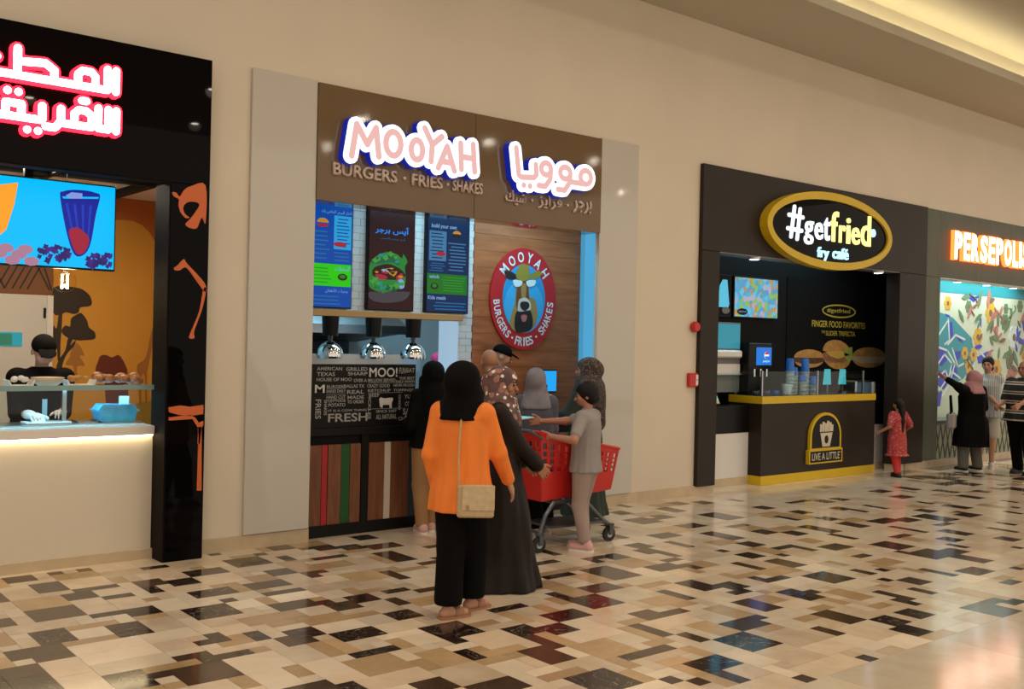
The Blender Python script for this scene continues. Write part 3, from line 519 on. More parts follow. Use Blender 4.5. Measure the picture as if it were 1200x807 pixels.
# ================================================================== BURGER SHOP (middle)
wood_mat('wood_wall', (.30, .085, .026), (.44, .14, .048), .4, (1.1, 1.1, 9)); wood_mat('wood_plank', (.13, .042, .017), (.22, .08, .032), .45, (14, 14, 1.2))
mat('white_tile', (.62, .66, .68), .18); mat('tile_grout', (.36, .38, .40), .7); mat('kitchen_wall', (.45, .55, .58), .5); mat('brass_trim', (.42, .26, .11), .35, metal=.6)
mat('strip_red', (.40, .015, .02), .5); mat('strip_green', (.005, .075, .015), .5); mat('strip_white', (.60, .50, .42), .5); mat('strip_blue', (.02, .04, .07), .5); mat('white_chalk', (.55, .54, .52), .7); mat('grey_chalk', (.30, .30, .29), .7)
mat('letter_bronze', (.62, .47, .37), .4)
emat('painted_cyan_light', (.09, .42, .72), .85)  # cool interior light painted as emission on reveal and column
# off-white side panels
for i, (x0, x1, lb) in enumerate(((3.60, 4.19, 'glossy off-white tall panel left of the burger shop sign'), (7.555, 8.13, 'glossy off-white tall panel right of the burger shop sign'))):
    tag(box('wall_panel', 'panel_offwhite', None, x0, x1, -.035, -.001, .12, 3.93, b=.003), lb, 'wall panel')
# shop shell
struct(box('wall_burger_right', 'white_gloss', None, 8.33, 8.41, .16, 1.2, 0, 3.3)); struct(box('wall_burger_left', 'kitchen_wall', None, 4.02, 4.10, .16, 4.0, 0, 3.3))
struct(box('ceiling_burger', 'white_matte', None, 4.02, 8.7, .16, 4.0, 3.3, 3.36))
lin = struct(box('wall_burger_reveal', 'painted_cyan_light', None, 7.535, 7.55, .02, .16, 0, 2.95), 'reveal beside the wooden wall with cool light painted on as pale blue glow')  # no light box: the cyan light falling on the reveal is painted as glow
ww = struct(box('wall_burger_wood', 'black_matte', None, 6.735, 8.33, 1.09, 1.18, 0, 3.3), 'brown wooden plank wall behind the order counter')
for k in range(18): box('plank', 'wood_wall', ww, 6.737, 8.329, 1.075, 1.09, k*.183+.0015, k*.183+.1815)
struct(box('wall_burger_column', 'painted_cyan_light', None, 8.33, 8.9, 1.0, 1.18, 0, 3.3), 'column at the right end of the burger shop with cool light painted on as pale blue glow')  # column doesn't shine itself; the cool light on it is put in as emission
mw = struct(MB().box(4.10, 6.735, 1.09, 1.18, 2.0, 3.3).box(6.50, 6.735, 1.09, 1.18, 0, 2.0).box(4.10, 6.50, 1.09, 1.18, 0, .95).build('wall_burger_menu', 'tile_grout'), 'white brick-tiled wall around the kitchen hatch')
tb = MB()
for r in range(18):
    z = 2.0+r*.073
    for c in range(19):
        x0 = 4.10+c*.15-(.075 if r % 2 else 0); x1 = min(x0+.146, 6.733); x0 = max(x0, 4.102)
        if x1-x0 > .02: tb.box(x0, x1, 1.08, 1.09, z, z+.069)
for r in range(27):
    for c in range(3):
        x0 = 6.50+c*.15-(.075 if r % 2 else 0); x1 = min(x0+.146, 6.733); x0 = max(x0, 6.502)
        if x1-x0 > .02: tb.box(x0, x1, 1.08, 1.09, .02+r*.073, .089+r*.073)
o = tb.build('wall_tile', 'white_tile', mw); o['kind'] = 'stuff'
emat('painted_cool_light', (.42, .62, .80), .75); box('hatch_jamb', 'painted_cool_light', mw, 6.36, 6.50, 1.02, 1.18, .95, 1.95)  # plain white jamb, its bright cool light painted in as emission
tag(box('hatch_ledge', 'brass_trim', None, 4.10, 6.52, .96, 1.09, 1.955, 2.02, b=.004), 'brown brass-coloured ledge under the menu screens', 'ledge')
# kitchen behind
struct(box('wall_burger_kitchen', 'kitchen_wall', None, 4.02, 8.7, 3.6, 3.68, 0, 3.3))
hood = thing('range_hood', 'long stainless range hood seen through the kitchen hatch', 'range hood', (0, 0, 0))
MB().add([(4.3, 2.3, 1.86), (6.75, 2.3, 1.86), (6.75, 3.5, 1.86), (4.3, 3.5, 1.86), (4.5, 2.8, 2.3), (6.5, 2.8, 2.3), (6.5, 3.5, 2.3), (4.5, 3.5, 2.3)], [(0, 3, 2, 1), (4, 5, 6, 7), (0, 1, 5, 4), (1, 2, 6, 5), (2, 3, 7, 6), (3, 0, 4, 7)]).build('canopy', 'steel', hood)
box('rim', 'steel', hood, 4.28, 6.77, 2.27, 2.30, 1.80, 1.90)
for k in range(16): MB().add([(4.45+k*.14, 2.45, 1.80), (4.57+k*.14, 2.45, 1.80), (4.57+k*.14, 3.4, 1.70), (4.45+k*.14, 3.4, 1.70), (4.45+k*.14, 2.45, 1.83), (4.57+k*.14, 2.45, 1.83), (4.57+k*.14, 3.4, 1.73), (4.45+k*.14, 3.4, 1.73)], [(0, 3, 2, 1), (4, 5, 6, 7), (0, 1, 5, 4), (1, 2, 6, 5), (2, 3, 7, 6), (3, 0, 4, 7)]).build('filter', 'dark_steel', hood)
gr = thing('griddle', 'dark steel cooking griddle below the range hood', 'griddle', (0, 0, 0)); box('body', 'steel', gr, 4.4, 6.6, 2.7, 3.5, 0, .92); box('hot_plate', 'dark_steel', gr, 4.42, 6.58, 2.72, 3.48, .92, .96); box('splash_back', 'dark_steel', gr, 4.4, 6.6, 3.48, 3.55, .92, 1.78)
sh = thing('hatch_shelf', 'stainless steel shelf behind the lettered panel', 'shelf', (0, 0, 0)); box('top', 'steel', sh, 4.12, 6.36, 1.10, 1.5, 1.00, 1.04); box('riser', 'steel', sh, 4.12, 6.34, 1.46, 1.5, 1.40, 1.58)
for x in (4.2, 5.2, 6.2): box('post', 'steel', sh, x, x+.03, 1.46, 1.5, 1.04, 1.40)
for x, y, lb in ((5.6, 2.0, 'cool white ceiling panel lamp in the burger kitchen'), (6.6, .55, 'cool white ceiling panel lamp over the order area')):
    t = thing('panel_lamp', lb, 'lamp', (x, y, 3.3)); emat('panel_glow', (.6, .9, 1.0), 3.0); box('frame', 'white_gloss', t, -.92, .92, -.17, .17, -.03, 0); box('diffuser', 'panel_glow', t, -.9, .9, -.15, .15, -.035, -.03)
# heat lamps
for x, lb in ((4.94, 'chrome heat lamp nearest the left panel'), (5.43, 'middle one of the three chrome heat lamps'), (5.91, 'chrome heat lamp nearest the tiled column')):
    t = thing('heat_lamp', lb, 'heat lamp', (x, 1.00, 1.545), 0, 'heat lamps over the hatch')
    MB().lathe([(.128, 0), (.132, .035), (.12, .085), (.085, .135), (.035, .165), (.022, .17), (.022, .164), (.08, .128), (.113, .08), (.124, .035), (.122, 0)], n=28).build('shade', 'chrome', t, True)
    MB().cyl((0, 0, .14), (0, 0, .24), .014, .03).build('socket', 'dark_steel', t); MB().cyl((0, 0, .22), (0, 0, .41), .075, .085, n=18).build('ceiling_cup', 'black_satin', t)
    emat('heat_bulb', (1, .75, .4), 6); MB().ball((0, 0, .06), .035).build('bulb', 'heat_bulb', t, True)
# sign board
sb = thing('burger_shop_sign', 'brown sign board with lit white and pink letters', 'sign', (0, 0, 0))
box('board_panel', 'sign_brown', sb, 4.192, 5.868, -.05, .20, 2.915, 3.915, b=.003); box('board_panel', 'sign_brown', sb, 5.872, 7.553, -.05, .20, 2.915, 3.915, b=.003)
emat('letter_white', (.92, .95, 1.0), 1.7); emat('letter_pink', (1.0, .58, .54), .82); emat('letter_blue', (.01, .025, .5), .5)
def O_(cx, cz, rx, rz): return [(cx+rx*math.cos(2*PI*k/18), cz+rz*math.sin(2*PI*k/18)) for k in range(18)]
LET = [('m', [([(4.459,3.312), (4.503,3.589), (4.612,3.43), (4.698,3.585), (4.731,3.339)], 0)]), ('o', [(O_(4.878, 3.472, .078, .105), 1)]), ('o', [(O_(5.129, 3.452, .062, .088), 1)]),
       ('y', [([(5.210,3.66), (5.295,3.523), (5.40,3.61)], 0), ([(5.295,3.523), (5.285,3.37)], 0)]), ('a', [([(5.366,3.322), (5.462,3.53), (5.550,3.315)], 0), ([(5.40,3.385), (5.52,3.385)], 0)]),
       ('h', [([(5.615,3.58), (5.63,3.34)], 0), ([(5.625,3.457), (5.775,3.457)], 0), ([(5.76,3.59), (5.785,3.335)], 0)]),
       ('ya_alif', [([(6.285,3.63), (6.325,3.37), (6.36,3.355), (6.52,3.37), (6.55,3.40), (6.54,3.50)], 0), ([(6.39,3.28), (6.391,3.281)], 0), ([(6.47,3.28), (6.471,3.281)], 0)]),
       ('waw', [(O_(6.675, 3.475, .065, .06), 1), ([(6.74, 3.475), (6.735, 3.38), (6.67, 3.30), (6.585, 3.30)], 0)]), ('waw', [(O_(6.935, 3.465, .07, .06), 1), ([(7.005, 3.465), (7.0, 3.38), (6.93, 3.29), (6.84, 3.29)], 0)]),
       ('mim', [(O_(7.22, 3.455, .075, .07), 1), ([(7.03, 3.385), (7.23, 3.385)], 0)])]
for k, ps in LET:
    w_ = .062
    a, b, c = MB(), MB(), MB()
    for p, cl in ps: a.stroke(p, w_+.085, -.125, -.05, cl); b.stroke(p, w_+.07, -.155, -.125, cl, 12); c.stroke(p, w_*.92, -.160, -.155, cl)
    l = a.build('letter', 'letter_blue', sb); b.build('white_face', 'letter_white', l); c.build('pink_inlay', 'letter_pink', l)
for s, x0, x1 in (('BURGERS', 4.335, 4.985), ('FRIES', 5.145, 5.485), ('SHAKES', 5.60, 5.955)):
    text('small_lettering', s, x0, x1, 3.145, 3.255, -.05, 'letter_bronze', sb, ext=.02, off=.018)
for x in (5.065, 5.545): MB().disc(x, 3.20, .014, .014, -.07, -.05, 10).build('dot', 'letter_bronze', sb)
for s, x0, x1 in (('شيك', 6.24, 6.50), ('فرايز', 6.66, 6.98), ('برجر', 7.14, 7.40)): text('small_lettering', arabic(s), x0, x1, 3.09, 3.235, -.05, 'letter_bronze', sb, ext=.02, off=.014)
for x in (6.58, 7.06): MB().disc(x, 3.16, .014, .014, -.07, -.05, 10).build('dot', 'letter_bronze', sb)
# menu screens
emat('menu_blue', (.0, .085, .52), .62); emat('menu_navy', (.004, .028, .115), .62); emat('menu_brown', (.035, .006, .008), .6); emat('menu_green', (.03, .78, .0), .65); emat('menu_green2', (.02, .22, .02), .6); emat('menu_light', (.03, .48, .95), .62); emat('menu_pale', (.08, .26, .50), .6); emat('menu_text', (.30, .55, .95), .6); emat('menu_text_dim', (.02, .20, .50), .6)
emat('menu_red', (.55, .02, .05), .6); emat('menu_lettuce', (.03, .36, .06), .5); emat('menu_patty', (.045, .015, .012), .5); emat('menu_cheese', (.75, .35, .03), .6); emat('menu_bun', (.02, .20, .10), .5); emat('menu_plate', (.10, .085, .10), .5); emat('menu_azure', (.02, .30, 1.0), .8); emat('menu_greentext', (.03, .40, .03), .6)
def screen(label, x0, x1, face):
    t = thing('menu_screen', label, 'screen', (0, 0, 0), 0, 'menu screens'); box('casing', 'black_satin', t, x0-.012, x1+.012, 1.03, 1.09, 2.035, 3.05, b=.004); return box('display', face, t, x0, x1, 1.026, 1.03, 2.047, 3.038)
def lines(parent, x0, x1, z0, z1, n, m_, y=1.0245, seed=1):
    r = random.Random(seed); h = (z1-z0)/n
    for k in range(n):
        a = x0+(x1-x0)*r.uniform(0, .18); b = x1-(x1-x0)*r.uniform(0, .25); box('print', m_, parent, a, b, y, 1.026, z0+k*h+h*.3, z0+k*h+h*.62)
s1 = screen('menu screen in bright blue with a green block, beside the left panel', 4.64, 5.175, 'menu_blue')
box('print', 'menu_green', s1, 4.64, 5.17, 1.025, 1.026, 2.25, 2.468); box('print', 'menu_light', s1, 4.97, 5.165, 1.025, 1.026, 2.615, 2.945)
lines(s1, 4.985, 5.15, 2.63, 2.93, 9, 'menu_blue', 1.0245, 2); text('print', arabic('اختار البرجر الخاص بك'), 4.83, 5.165, 2.955, 2.995, 1.0245, 'menu_text', s1)
text('print', arabic('السلطات'), 4.99, 5.15, 2.405, 2.45, 1.0245, 'menu_text', s1); text('print', arabic('وجبات الأطفال'), 4.89, 5.135, 2.185, 2.23, 1.0245, 'menu_text', s1)
lines(s1, 4.66, 4.93, 2.50, 2.80, 7, 'menu_text_dim', 1.0245, 3); lines(s1, 4.97, 5.15, 2.49, 2.60, 3, 'menu_text_dim', 1.0245, 4); lines(s1, 4.66, 5.15, 2.06, 2.17, 3, 'menu_text_dim', 1.0245, 5); lines(s1, 4.68, 4.97, 2.27, 2.44, 5, 'menu_greentext', 1.0245, 6)
slab('print', arc(5.04, 2.665, .075, .025, 0, 350, 12), 1.024, 1.0255, 'menu_red', s1); slab('print', arc(5.075, 2.345, .055, .035, 0, 350, 12), 1.024, 1.0255, 'menu_patty', s1); slab('print', arc(5.075, 2.35, .035, .02, 0, 350, 10), 1.0235, 1.0255, 'menu_lettuce', s1)
slab('print', arc(4.845, 2.865, .065, .045, 0, 180, 10), 1.024, 1.0255, 'menu_cheese', s1); slab('print', arc(4.845, 2.85, .065, .03, 180, 360, 10), 1.024, 1.0255, 'menu_red', s1)
s2 = screen('dark red-brown menu screen with a big lettuce burger', 5.375, 5.915, 'menu_brown')
text('print', arabic('أيس برجر'), 5.44, 5.85, 2.81, 2.90, 1.0245, 'menu_azure', s2, off=.02); text('print', arabic('أبرد برجر بالخس'), 5.50, 5.80, 2.755, 2.785, 1.0245, 'menu_text_dim', s2)
for n, p, m_, q in (('print', [(5.379,2.464), (5.405,2.530), (5.479,2.591), (5.591,2.631), (5.706,2.615), (5.765,2.578), (5.784,2.621), (5.834,2.550), (5.807,2.491), (5.815,2.328), (5.735,2.266), (5.601,2.227), (5.469,2.229), (5.384,2.273), (5.378,2.368)], 'menu_lettuce', 1),
    ('print', [(5.417,2.434), (5.463,2.477), (5.594,2.510), (5.710,2.485), (5.788,2.441), (5.809,2.393), (5.713,2.355), (5.541,2.353), (5.428,2.379)], 'menu_patty', 2), ('print', [(5.397,2.513), (5.479,2.567), (5.630,2.593), (5.747,2.553), (5.758,2.504), (5.632,2.529), (5.481,2.503)], 'menu_bun', 2),
    ('print', [(5.558,2.451), (5.652,2.473), (5.711,2.436), (5.655,2.376), (5.616,2.414)], 'menu_cheese', 3), ('print', [(5.446,2.388), (5.521,2.401), (5.598,2.373), (5.523,2.344)], 'menu_red', 3), ('print', [(5.70,2.39), (5.77,2.41), (5.79,2.38), (5.72,2.35)], 'menu_red', 3), ('print', [(5.73,2.36), (5.79,2.35), (5.80,2.28), (5.74,2.27)], 'menu_text', 3),
    ('print', [(5.378,2.207), (5.469,2.221), (5.833,2.238), (5.873,2.216), (5.796,2.146), (5.604,2.114), (5.453,2.124), (5.385,2.160)], 'menu_plate', 1)): slab(n, [(max(5.378, min(5.912, a)), b) for a, b in smooth(p, 5)], 1.026-.0008*q, 1.0258, m_, s2)
emat('leaf_light', (.10, .52, .08), .5); emat('leaf_dark', (.012, .17, .05), .5); emat('leaf_blue', (.03, .40, .42), .5)
rb_ = random.Random(21)
for k in range(44):
    if k < 26: a = math.radians(rb_.uniform(200, 340)); rr_ = rb_.uniform(.72, 1.0); px_, pz_ = 5.60+.215*rr_*math.cos(a), 2.40+.17*rr_*math.sin(a)
    else: a = math.radians(rb_.uniform(25, 165)); rr_ = rb_.uniform(.72, .98); px_, pz_ = 5.60+.205*rr_*math.cos(a), 2.43+.19*rr_*math.sin(a)
    q_ = rb_.uniform(.022, .045); st = rb_.uniform(0, 6.3)
    slab('print', smooth([(max(5.380, min(5.905, px_+q_*(1 if j % 2 else .62)*math.cos(st+j*PI/4))), pz_+.7*q_*(1 if j % 2 else .62)*math.sin(st+j*PI/4)) for j in range(8)], 3), 1.0236-.00003*k, 1.0255, ('leaf_light', 'leaf_dark', 'menu_lettuce', 'leaf_light', 'leaf_blue')[k % 5], s2)
for k in range(14):
    px_, pz_ = rb_.uniform(5.45, 5.77), rb_.uniform(2.38, 2.47); q_ = rb_.uniform(.012, .028); slab('print', smooth([(px_+q_*1.5*math.cos(j*PI/3+k)*(1 if j % 2 else .6), pz_+q_*.7*math.sin(j*PI/3+k)) for j in range(6)], 3), 1.0215-.00003*k, 1.0255, ('menu_patty', 'menu_red', 'menu_cheese', 'menu_patty', 'menu_text')[k % 5], s2)
s3 = screen('dark navy menu screen with a green block, beside the wooden wall', 6.085, 6.625, 'menu_navy')
box('print', 'menu_green2', s3, 6.085, 6.61, 1.025, 1.026, 2.235, 2.448); box('print', 'menu_pale', s3, 6.105, 6.325, 1.025, 1.026, 2.585, 2.90); lines(s3, 6.12, 6.31, 2.60, 2.89, 8, 'menu_navy', 1.0245, 12)
text('print', 'build your own', 6.13, 6.455, 2.92, 2.975, 1.0245, 'menu_text', s3, off=.02); text('print', 'Kids meals', 6.10, 6.33, 2.175, 2.215, 1.0245, 'menu_text', s3, off=.02); text('print', 'salads', 6.115, 6.24, 2.40, 2.435, 1.0245, 'menu_text', s3, off=.02)
lines(s3, 6.35, 6.60, 2.48, 2.80, 9, 'menu_pale', 1.0245, 13); lines(s3, 6.11, 6.33, 2.47, 2.57, 4, 'menu_text_dim', 1.0245, 14); lines(s3, 6.11, 6.60, 2.06, 2.16, 3, 'menu_text_dim', 1.0245, 15); lines(s3, 6.27, 6.60, 2.26, 2.43, 6, 'menu_greentext', 1.0245, 16)
slab('print', arc(6.255, 2.66, .06, .025, 0, 350, 12), 1.024, 1.0255, 'menu_red', s3); slab('print', arc(6.18, 2.315, .05, .035, 0, 350, 12), 1.024, 1.0255, 'menu_patty', s3); slab('print', arc(6.18, 2.32, .03, .02, 0, 350, 10), 1.0235, 1.0255, 'menu_lettuce', s3)
slab('print', arc(6.46, 2.885, .055, .035, 0, 180, 10), 1.024, 1.0255, 'menu_cheese', s3); slab('print', arc(6.46, 2.875, .06, .03, 180, 360, 10), 1.024, 1.0255, 'menu_patty', s3)
# lettered panel and counter
gp = thing('lettered_panel', 'black panel covered in chalk-white burger words', 'panel', (0, 0, 0))
box('board', 'black_satin', gp, 4.24, 5.345, .10, .125, .955, 1.515, b=.003)
for s, x0, x1, z0, z1, m_, rt in (('MOO!', 4.84, 5.14, 1.40, 1.485, 'white_chalk', 0), ('TEXAS', 4.31, 4.49, 1.41, 1.445, 'grey_chalk', 0), ('AMERICAN', 4.31, 4.56, 1.46, 1.49, 'grey_chalk', 0), ('HOUSE OF MOO', 4.31, 4.66, 1.365, 1.395, 'grey_chalk', 0), ('M', 4.295, 4.39, 1.265, 1.335, 'white_chalk', 0),
    ('FRIES', 4.245, 4.415, 1.095, 1.15, 'grey_chalk', -PI/2), ('SHAKES', 4.335, 4.47, 1.12, 1.15, 'grey_chalk', -PI/2), ('FRESH', 4.43, 4.83, 1.005, 1.08, 'grey_chalk', 0), ('MADE', 4.62, 4.79, 1.205, 1.235, 'grey_chalk', 0), ('TO ORDER', 4.62, 4.79, 1.165, 1.195, 'grey_chalk', 0),
    ('DALLAS TX', 4.58, 4.79, 1.305, 1.335, 'grey_chalk', 0), ('BURGERS', 4.41, 4.60, 1.305, 1.33, 'grey_chalk', 0), ('OVER A MILLION SERVED', 4.68, 5.12, 1.355, 1.385, 'grey_chalk', 0), ('THE BEST', 5.16, 5.33, 1.375, 1.40, 'grey_chalk', 0), ('EAT', 5.24, 5.33, 1.44, 1.48, 'grey_chalk', 0),
    ('HAND CUT', 4.41, 4.60, 1.21, 1.24, 'grey_chalk', 0), ('POTATO', 4.43, 4.60, 1.14, 1.17, 'grey_chalk', 0), ('CRAZY GOOD', 4.82, 5.06, 1.305, 1.335, 'grey_chalk', 0), ('NEVER FROZEN', 5.10, 5.33, 1.31, 1.335, 'grey_chalk', 0), ('BEEF', 4.84, 4.95, 1.22, 1.25, 'grey_chalk', 0), ('ALL NATURAL', 4.92, 5.14, 1.015, 1.06, 'grey_chalk', 0), ('SINCE 2007', 4.92, 5.14, 1.075, 1.10, 'grey_chalk', 0),
    ('BAKED DAILY', 4.41, 4.60, 1.265, 1.29, 'grey_chalk', 0), ('YUM', 5.22, 5.33, 1.20, 1.235, 'grey_chalk', 0), ('TOPPINGS', 5.10, 5.32, 1.265, 1.29, 'grey_chalk', 0), ('KETCHUP', 4.83, 5.07, 1.265, 1.29, 'grey_chalk', 0), ('PICKLES', 4.735, 4.965, 1.12, 1.15, 'grey_chalk', -PI/2), ('ONION', 5.10, 5.24, 1.155, 1.18, 'grey_chalk', -PI/2), ('COW', 5.23, 5.33, 1.13, 1.17, 'grey_chalk', 0), ('GRILLED', 4.60, 4.82, 1.455, 1.488, 'grey_chalk', 0), ('SHARP', 4.62, 4.82, 1.415, 1.445, 'grey_chalk', 0), ('FUN', 5.16, 5.23, 1.43, 1.485, 'grey_chalk', 0), ('THICK SHAKES', 5.12, 5.33, 1.345, 1.368, 'grey_chalk', 0), ('REAL', 4.615, 4.79, 1.25, 1.285, 'grey_chalk', 0), ('IT IS A COW THING', 4.43, 4.82, 1.095, 1.115, 'grey_chalk', 0), ('SAY', 5.21, 5.33, 1.05, 1.11, 'grey_chalk', 0), ('CHEESE', 5.16, 5.33, 1.0, 1.03, 'grey_chalk', 0), ('LETTUCE', 4.43, 4.60, 1.18, 1.20, 'grey_chalk', 0)):
    text('lettering', s, x0, x1, z0, z1, .0985, m_, gp, off=.016, rot=rt)
slab('cow_print', [(4.95, 1.20), (4.96, 1.13), (4.985, 1.115), (4.99, 1.145), (5.06, 1.145), (5.065, 1.115), (5.085, 1.115), (5.085, 1.16), (5.10, 1.20), (5.085, 1.21), (5.0, 1.205), (4.965, 1.215)], .0975, .10, 'white_chalk', gp)
for k in range(6): box('rule_line', 'grey_chalk', gp, 4.41 if k < 3 else 4.83, 4.60 if k < 3 else 5.20, .098, .10, (1.20, 1.25, 1.298, 1.345, 1.255, 1.11)[k], (1.203, 1.253, 1.301, 1.348, 1.258, 1.113)[k])
bc = thing('order_counter', 'dark counter with wooden planks and red, green and white stripes', 'counter', (0, 0, 0))
box('body', 'black_matte', bc, 4.24, 7.50, .125, .70, 0, .90); box('counter_top', 'black_satin', bc, 4.24, 7.52, .085, .75, .885, .955, b=.004); box('plinth', 'black_satin', bc, 4.24, 7.5, .09, .125, 0, .105)
box('post', 'black_satin', bc, 4.775, 4.85, .092, .125, .105, .885)
xs = [(4.245, 4.31, 'wood_plank'), (4.31, 4.375, 'wood_plank'), (4.38, 4.435, 'strip_red'), (4.44, 4.505, 'wood_plank'), (4.505, 4.57, 'wood_plank'), (4.572, 4.66, 'strip_green'), (4.663, 4.77, 'wood_plank'), (4.855, 4.935, 'wood_plank'), (4.935, 5.02, 'wood_plank'), (5.022, 5.088, 'strip_white'), (5.09, 5.18, 'wood_plank'), (5.18, 5.29, 'wood_plank'), (5.292, 5.36, 'strip_blue')]
x = 5.365
for m_ in ('wood_plank', 'wood_plank', 'strip_red', 'wood_plank', 'wood_plank', 'strip_green', 'wood_plank')*3:
    xs.append((x, min(x+.10, 7.495), m_)); x += .10
for i, (a, b, m_) in enumerate(xs): box('plank', m_, bc, a+.0008, b-.0008, .10+.0015*(i % 3), .125, .105, .80+.005)
# round cow emblem on the wooden wall
emb = thing('cow_emblem', 'red oval emblem with a cow on blue, on the wooden wall', 'emblem', (0, 0, 0))
mat('emblem_red', (.50, .012, .02), .4); mat('emblem_white', (.70, .85, .9), .5); mat('emblem_blue', (.015, .30, .70), .5); mat('emblem_sky', (.04, .42, .85), .5); mat('cow_tan', (.36, .24, .08), .6); mat('cow_brown', (.16, .055, .015), .6); mat('cow_black', (.012, .01, .012), .6); mat('cow_white', (.62, .62, .60), .6); mat('cow_gold', (.30, .24, .03), .6); mat('cow_pink', (.45, .16, .14), .6)
cx, cz = 7.44, 2.235
MB().disc(cx, cz, .487, .578, 1.05, 1.074, 56).build('red_ring', 'emblem_red', emb); MB().disc(cx, cz, .315, .39, 1.046, 1.05, 48).build('blue_field', 'emblem_blue', emb); MB().disc(cx, cz-.08, .29, .30, 1.0452, 1.0462, 48).build('sky_field', 'emblem_sky', emb)
def arctext(s, a0, a1, rx, rz, size, inward, wd):
    for i, ch in enumerate(s):
        a = math.radians(a0+(a1-a0)*i/max(1, len(s)-1)); px = cx+rx*math.cos(a); pz = cz+rz*math.sin(a)
        nx, nz = math.cos(a)/rx, math.sin(a)/rz; t_ = math.atan2(nz, nx); rt = t_-PI/2 if not inward else t_+PI/2
        text('letter', ch, px-wd[i]*size/2, px+wd[i]*size/2, pz-size/2, pz+size/2, 1.0485, 'emblem_white', emb, off=.02, rot=rt)
arctext('MOOYAH', 138, 40, .395, .475, .118, False, (.8, .75, .75, .7, .75, .7)); arctext('BURGERS', 186, 236, .40, .485, .09, True, (.6, .65, .65, .7, .55, .65, .6)); arctext('FRIES', 257, 287, .40, .485, .10, True, (.55, .6, .2, .55, .6)); arctext('SHAKES', 312, 354, .40, .485, .095, True, (.6, .65, .7, .65, .55, .6))
for a in (246, 299): MB().disc(cx+.40*math.cos(math.radians(a)), cz+.485*math.sin(math.radians(a)), .014, .014, 1.047, 1.05, 8).build('dot', 'emblem_white', emb)
for n, p, m_, q in (('cow_body', [(7.247,1.92), (7.243,2.020), (7.302,2.183), (7.312,2.301), (7.338,2.367), (7.479,2.374), (7.511,2.267), (7.604,2.228), (7.640,2.076), (7.628,1.989), (7.592,1.922), (7.466,1.850), (7.325,1.862)], 'cow_tan', 1), ('cow_chest', [(7.319,1.872), (7.307,2.022), (7.360,2.110), (7.515,2.115), (7.570,2.009), (7.556,1.899), (7.438,1.855)], 'cow_black', 2),
    ('cow_face', [(7.338,2.378), (7.35,2.46), (7.48,2.46), (7.493,2.386), (7.506,2.245), (7.487,2.114), (7.346,2.109), (7.320,2.237)], 'cow_brown', 3), ('cow_blaze', [(7.388,2.391), (7.456,2.395), (7.449,2.243), (7.398,2.241)], 'cow_tan', 4), ('cow_ear', [(7.146,2.527), (7.222,2.536), (7.312,2.494), (7.294,2.450), (7.211,2.446), (7.163,2.481)], 'cow_black', 3), ('cow_ear', [(7.510,2.495), (7.574,2.549), (7.675,2.559), (7.690,2.527), (7.619,2.479), (7.528,2.463)], 'cow_gold', 3),
    ('cow_tuft', [(7.307,2.483), (7.332,2.571), (7.401,2.629), (7.472,2.616), (7.502,2.560), (7.490,2.472), (7.435,2.437), (7.350,2.443)], 'cow_gold', 5), ('cow_muzzle', [(7.340,2.109), (7.357,2.217), (7.412,2.245), (7.469,2.244), (7.527,2.192), (7.529,2.120), (7.459,2.100), (7.375,2.089)], 'cow_white', 5), ('cow_nose', [(7.385,2.197), (7.484,2.201), (7.509,2.148), (7.444,2.099), (7.379,2.136)], 'cow_black', 6),
    ('glasses_lens', [(7.267,2.438), (7.393,2.434), (7.372,2.379), (7.297,2.369)], 'emblem_white', 6), ('glasses_lens', [(7.463,2.438), (7.591,2.456), (7.578,2.397), (7.485,2.379)], 'emblem_white', 6), ('cow_mouth', [(7.398,2.046), (7.475,2.049), (7.462,1.984), (7.411,1.982)], 'cow_pink', 5)): slab(n, smooth(p, 4), 1.045-.002*q, 1.046, m_, emb)
# overhead lettering remnant on the wood wall
tx = text('wall_lettering', 'OF', 7.26, 7.38, 3.08, 3.16, 1.073, 'emblem_white', None, off=.02); tag(tx, 'pair of small white letters high on the wooden wall', 'lettering')
# things on the order counter
emat('pos_blue', (.02, .38, .9), 1.0)
t = thing('till_monitor', 'small till monitor with a blue screen by the wooden wall', 'monitor', (7.62, .85, .90)); box('casing', 'black_satin', t, -.16, .16, -.01, .02, .28, .54, b=.006); box('screen', 'pos_blue', t, -.15, .15, -.014, -.01, .295, .525); box('stand', 'black_satin', t, -.03, .03, 0, .03, .02, .28); box('foot', 'black_satin', t, -.1, .1, -.06, .08, 0, .02)
tag(MB().bbox(7.30, 8.0, .76, 1.04, .0, .90).build('till_cabinet', 'black_satin'), 'low black cabinet carrying the till monitor', 'cabinet')
def cups(x, y, z, n, label, m_='foam_white', r=.04, h=.10):
    t = thing('cup_stack', label, 'cups', (x, y, z))
    for k in range(n): MB().lathe([(0, 0), (r*.75, 0), (r, h), (r*1.06, h), (r*1.06, h-.008), (r*.72, .004)], (0, 0, k*.022), 16).build('cup', m_, t, True)
cups(6.86, .30, .955, 6, 'stack of pale paper cups on the order counter'); 
t = thing('card_terminal', 'black card terminal on the order counter', 'card terminal', (7.08, .28, .955)); box('base', 'black_satin', t, -.05, .05, -.05, .05, 0, .03); box('pole', 'black_satin', t, -.02, .02, -.02, .02, .03, .20); MB().bbox(-.045, .045, -.035, -.005, .17, .35, .01).build('keypad', 'black_satin', t)
t = thing('napkin_dispenser', 'white domed dispenser on the order counter', 'dispenser', (7.22, .33, .955)); MB().lathe([(0, 0), (.06, 0), (.06, .16), (.055, .20), (.03, .235), (0, .24)], n=18).build('dome', 'white_gloss', t, True); MB().cyl((0, 0, 0), (0, 0, .03), .066).build('foot', 'black_satin', t)
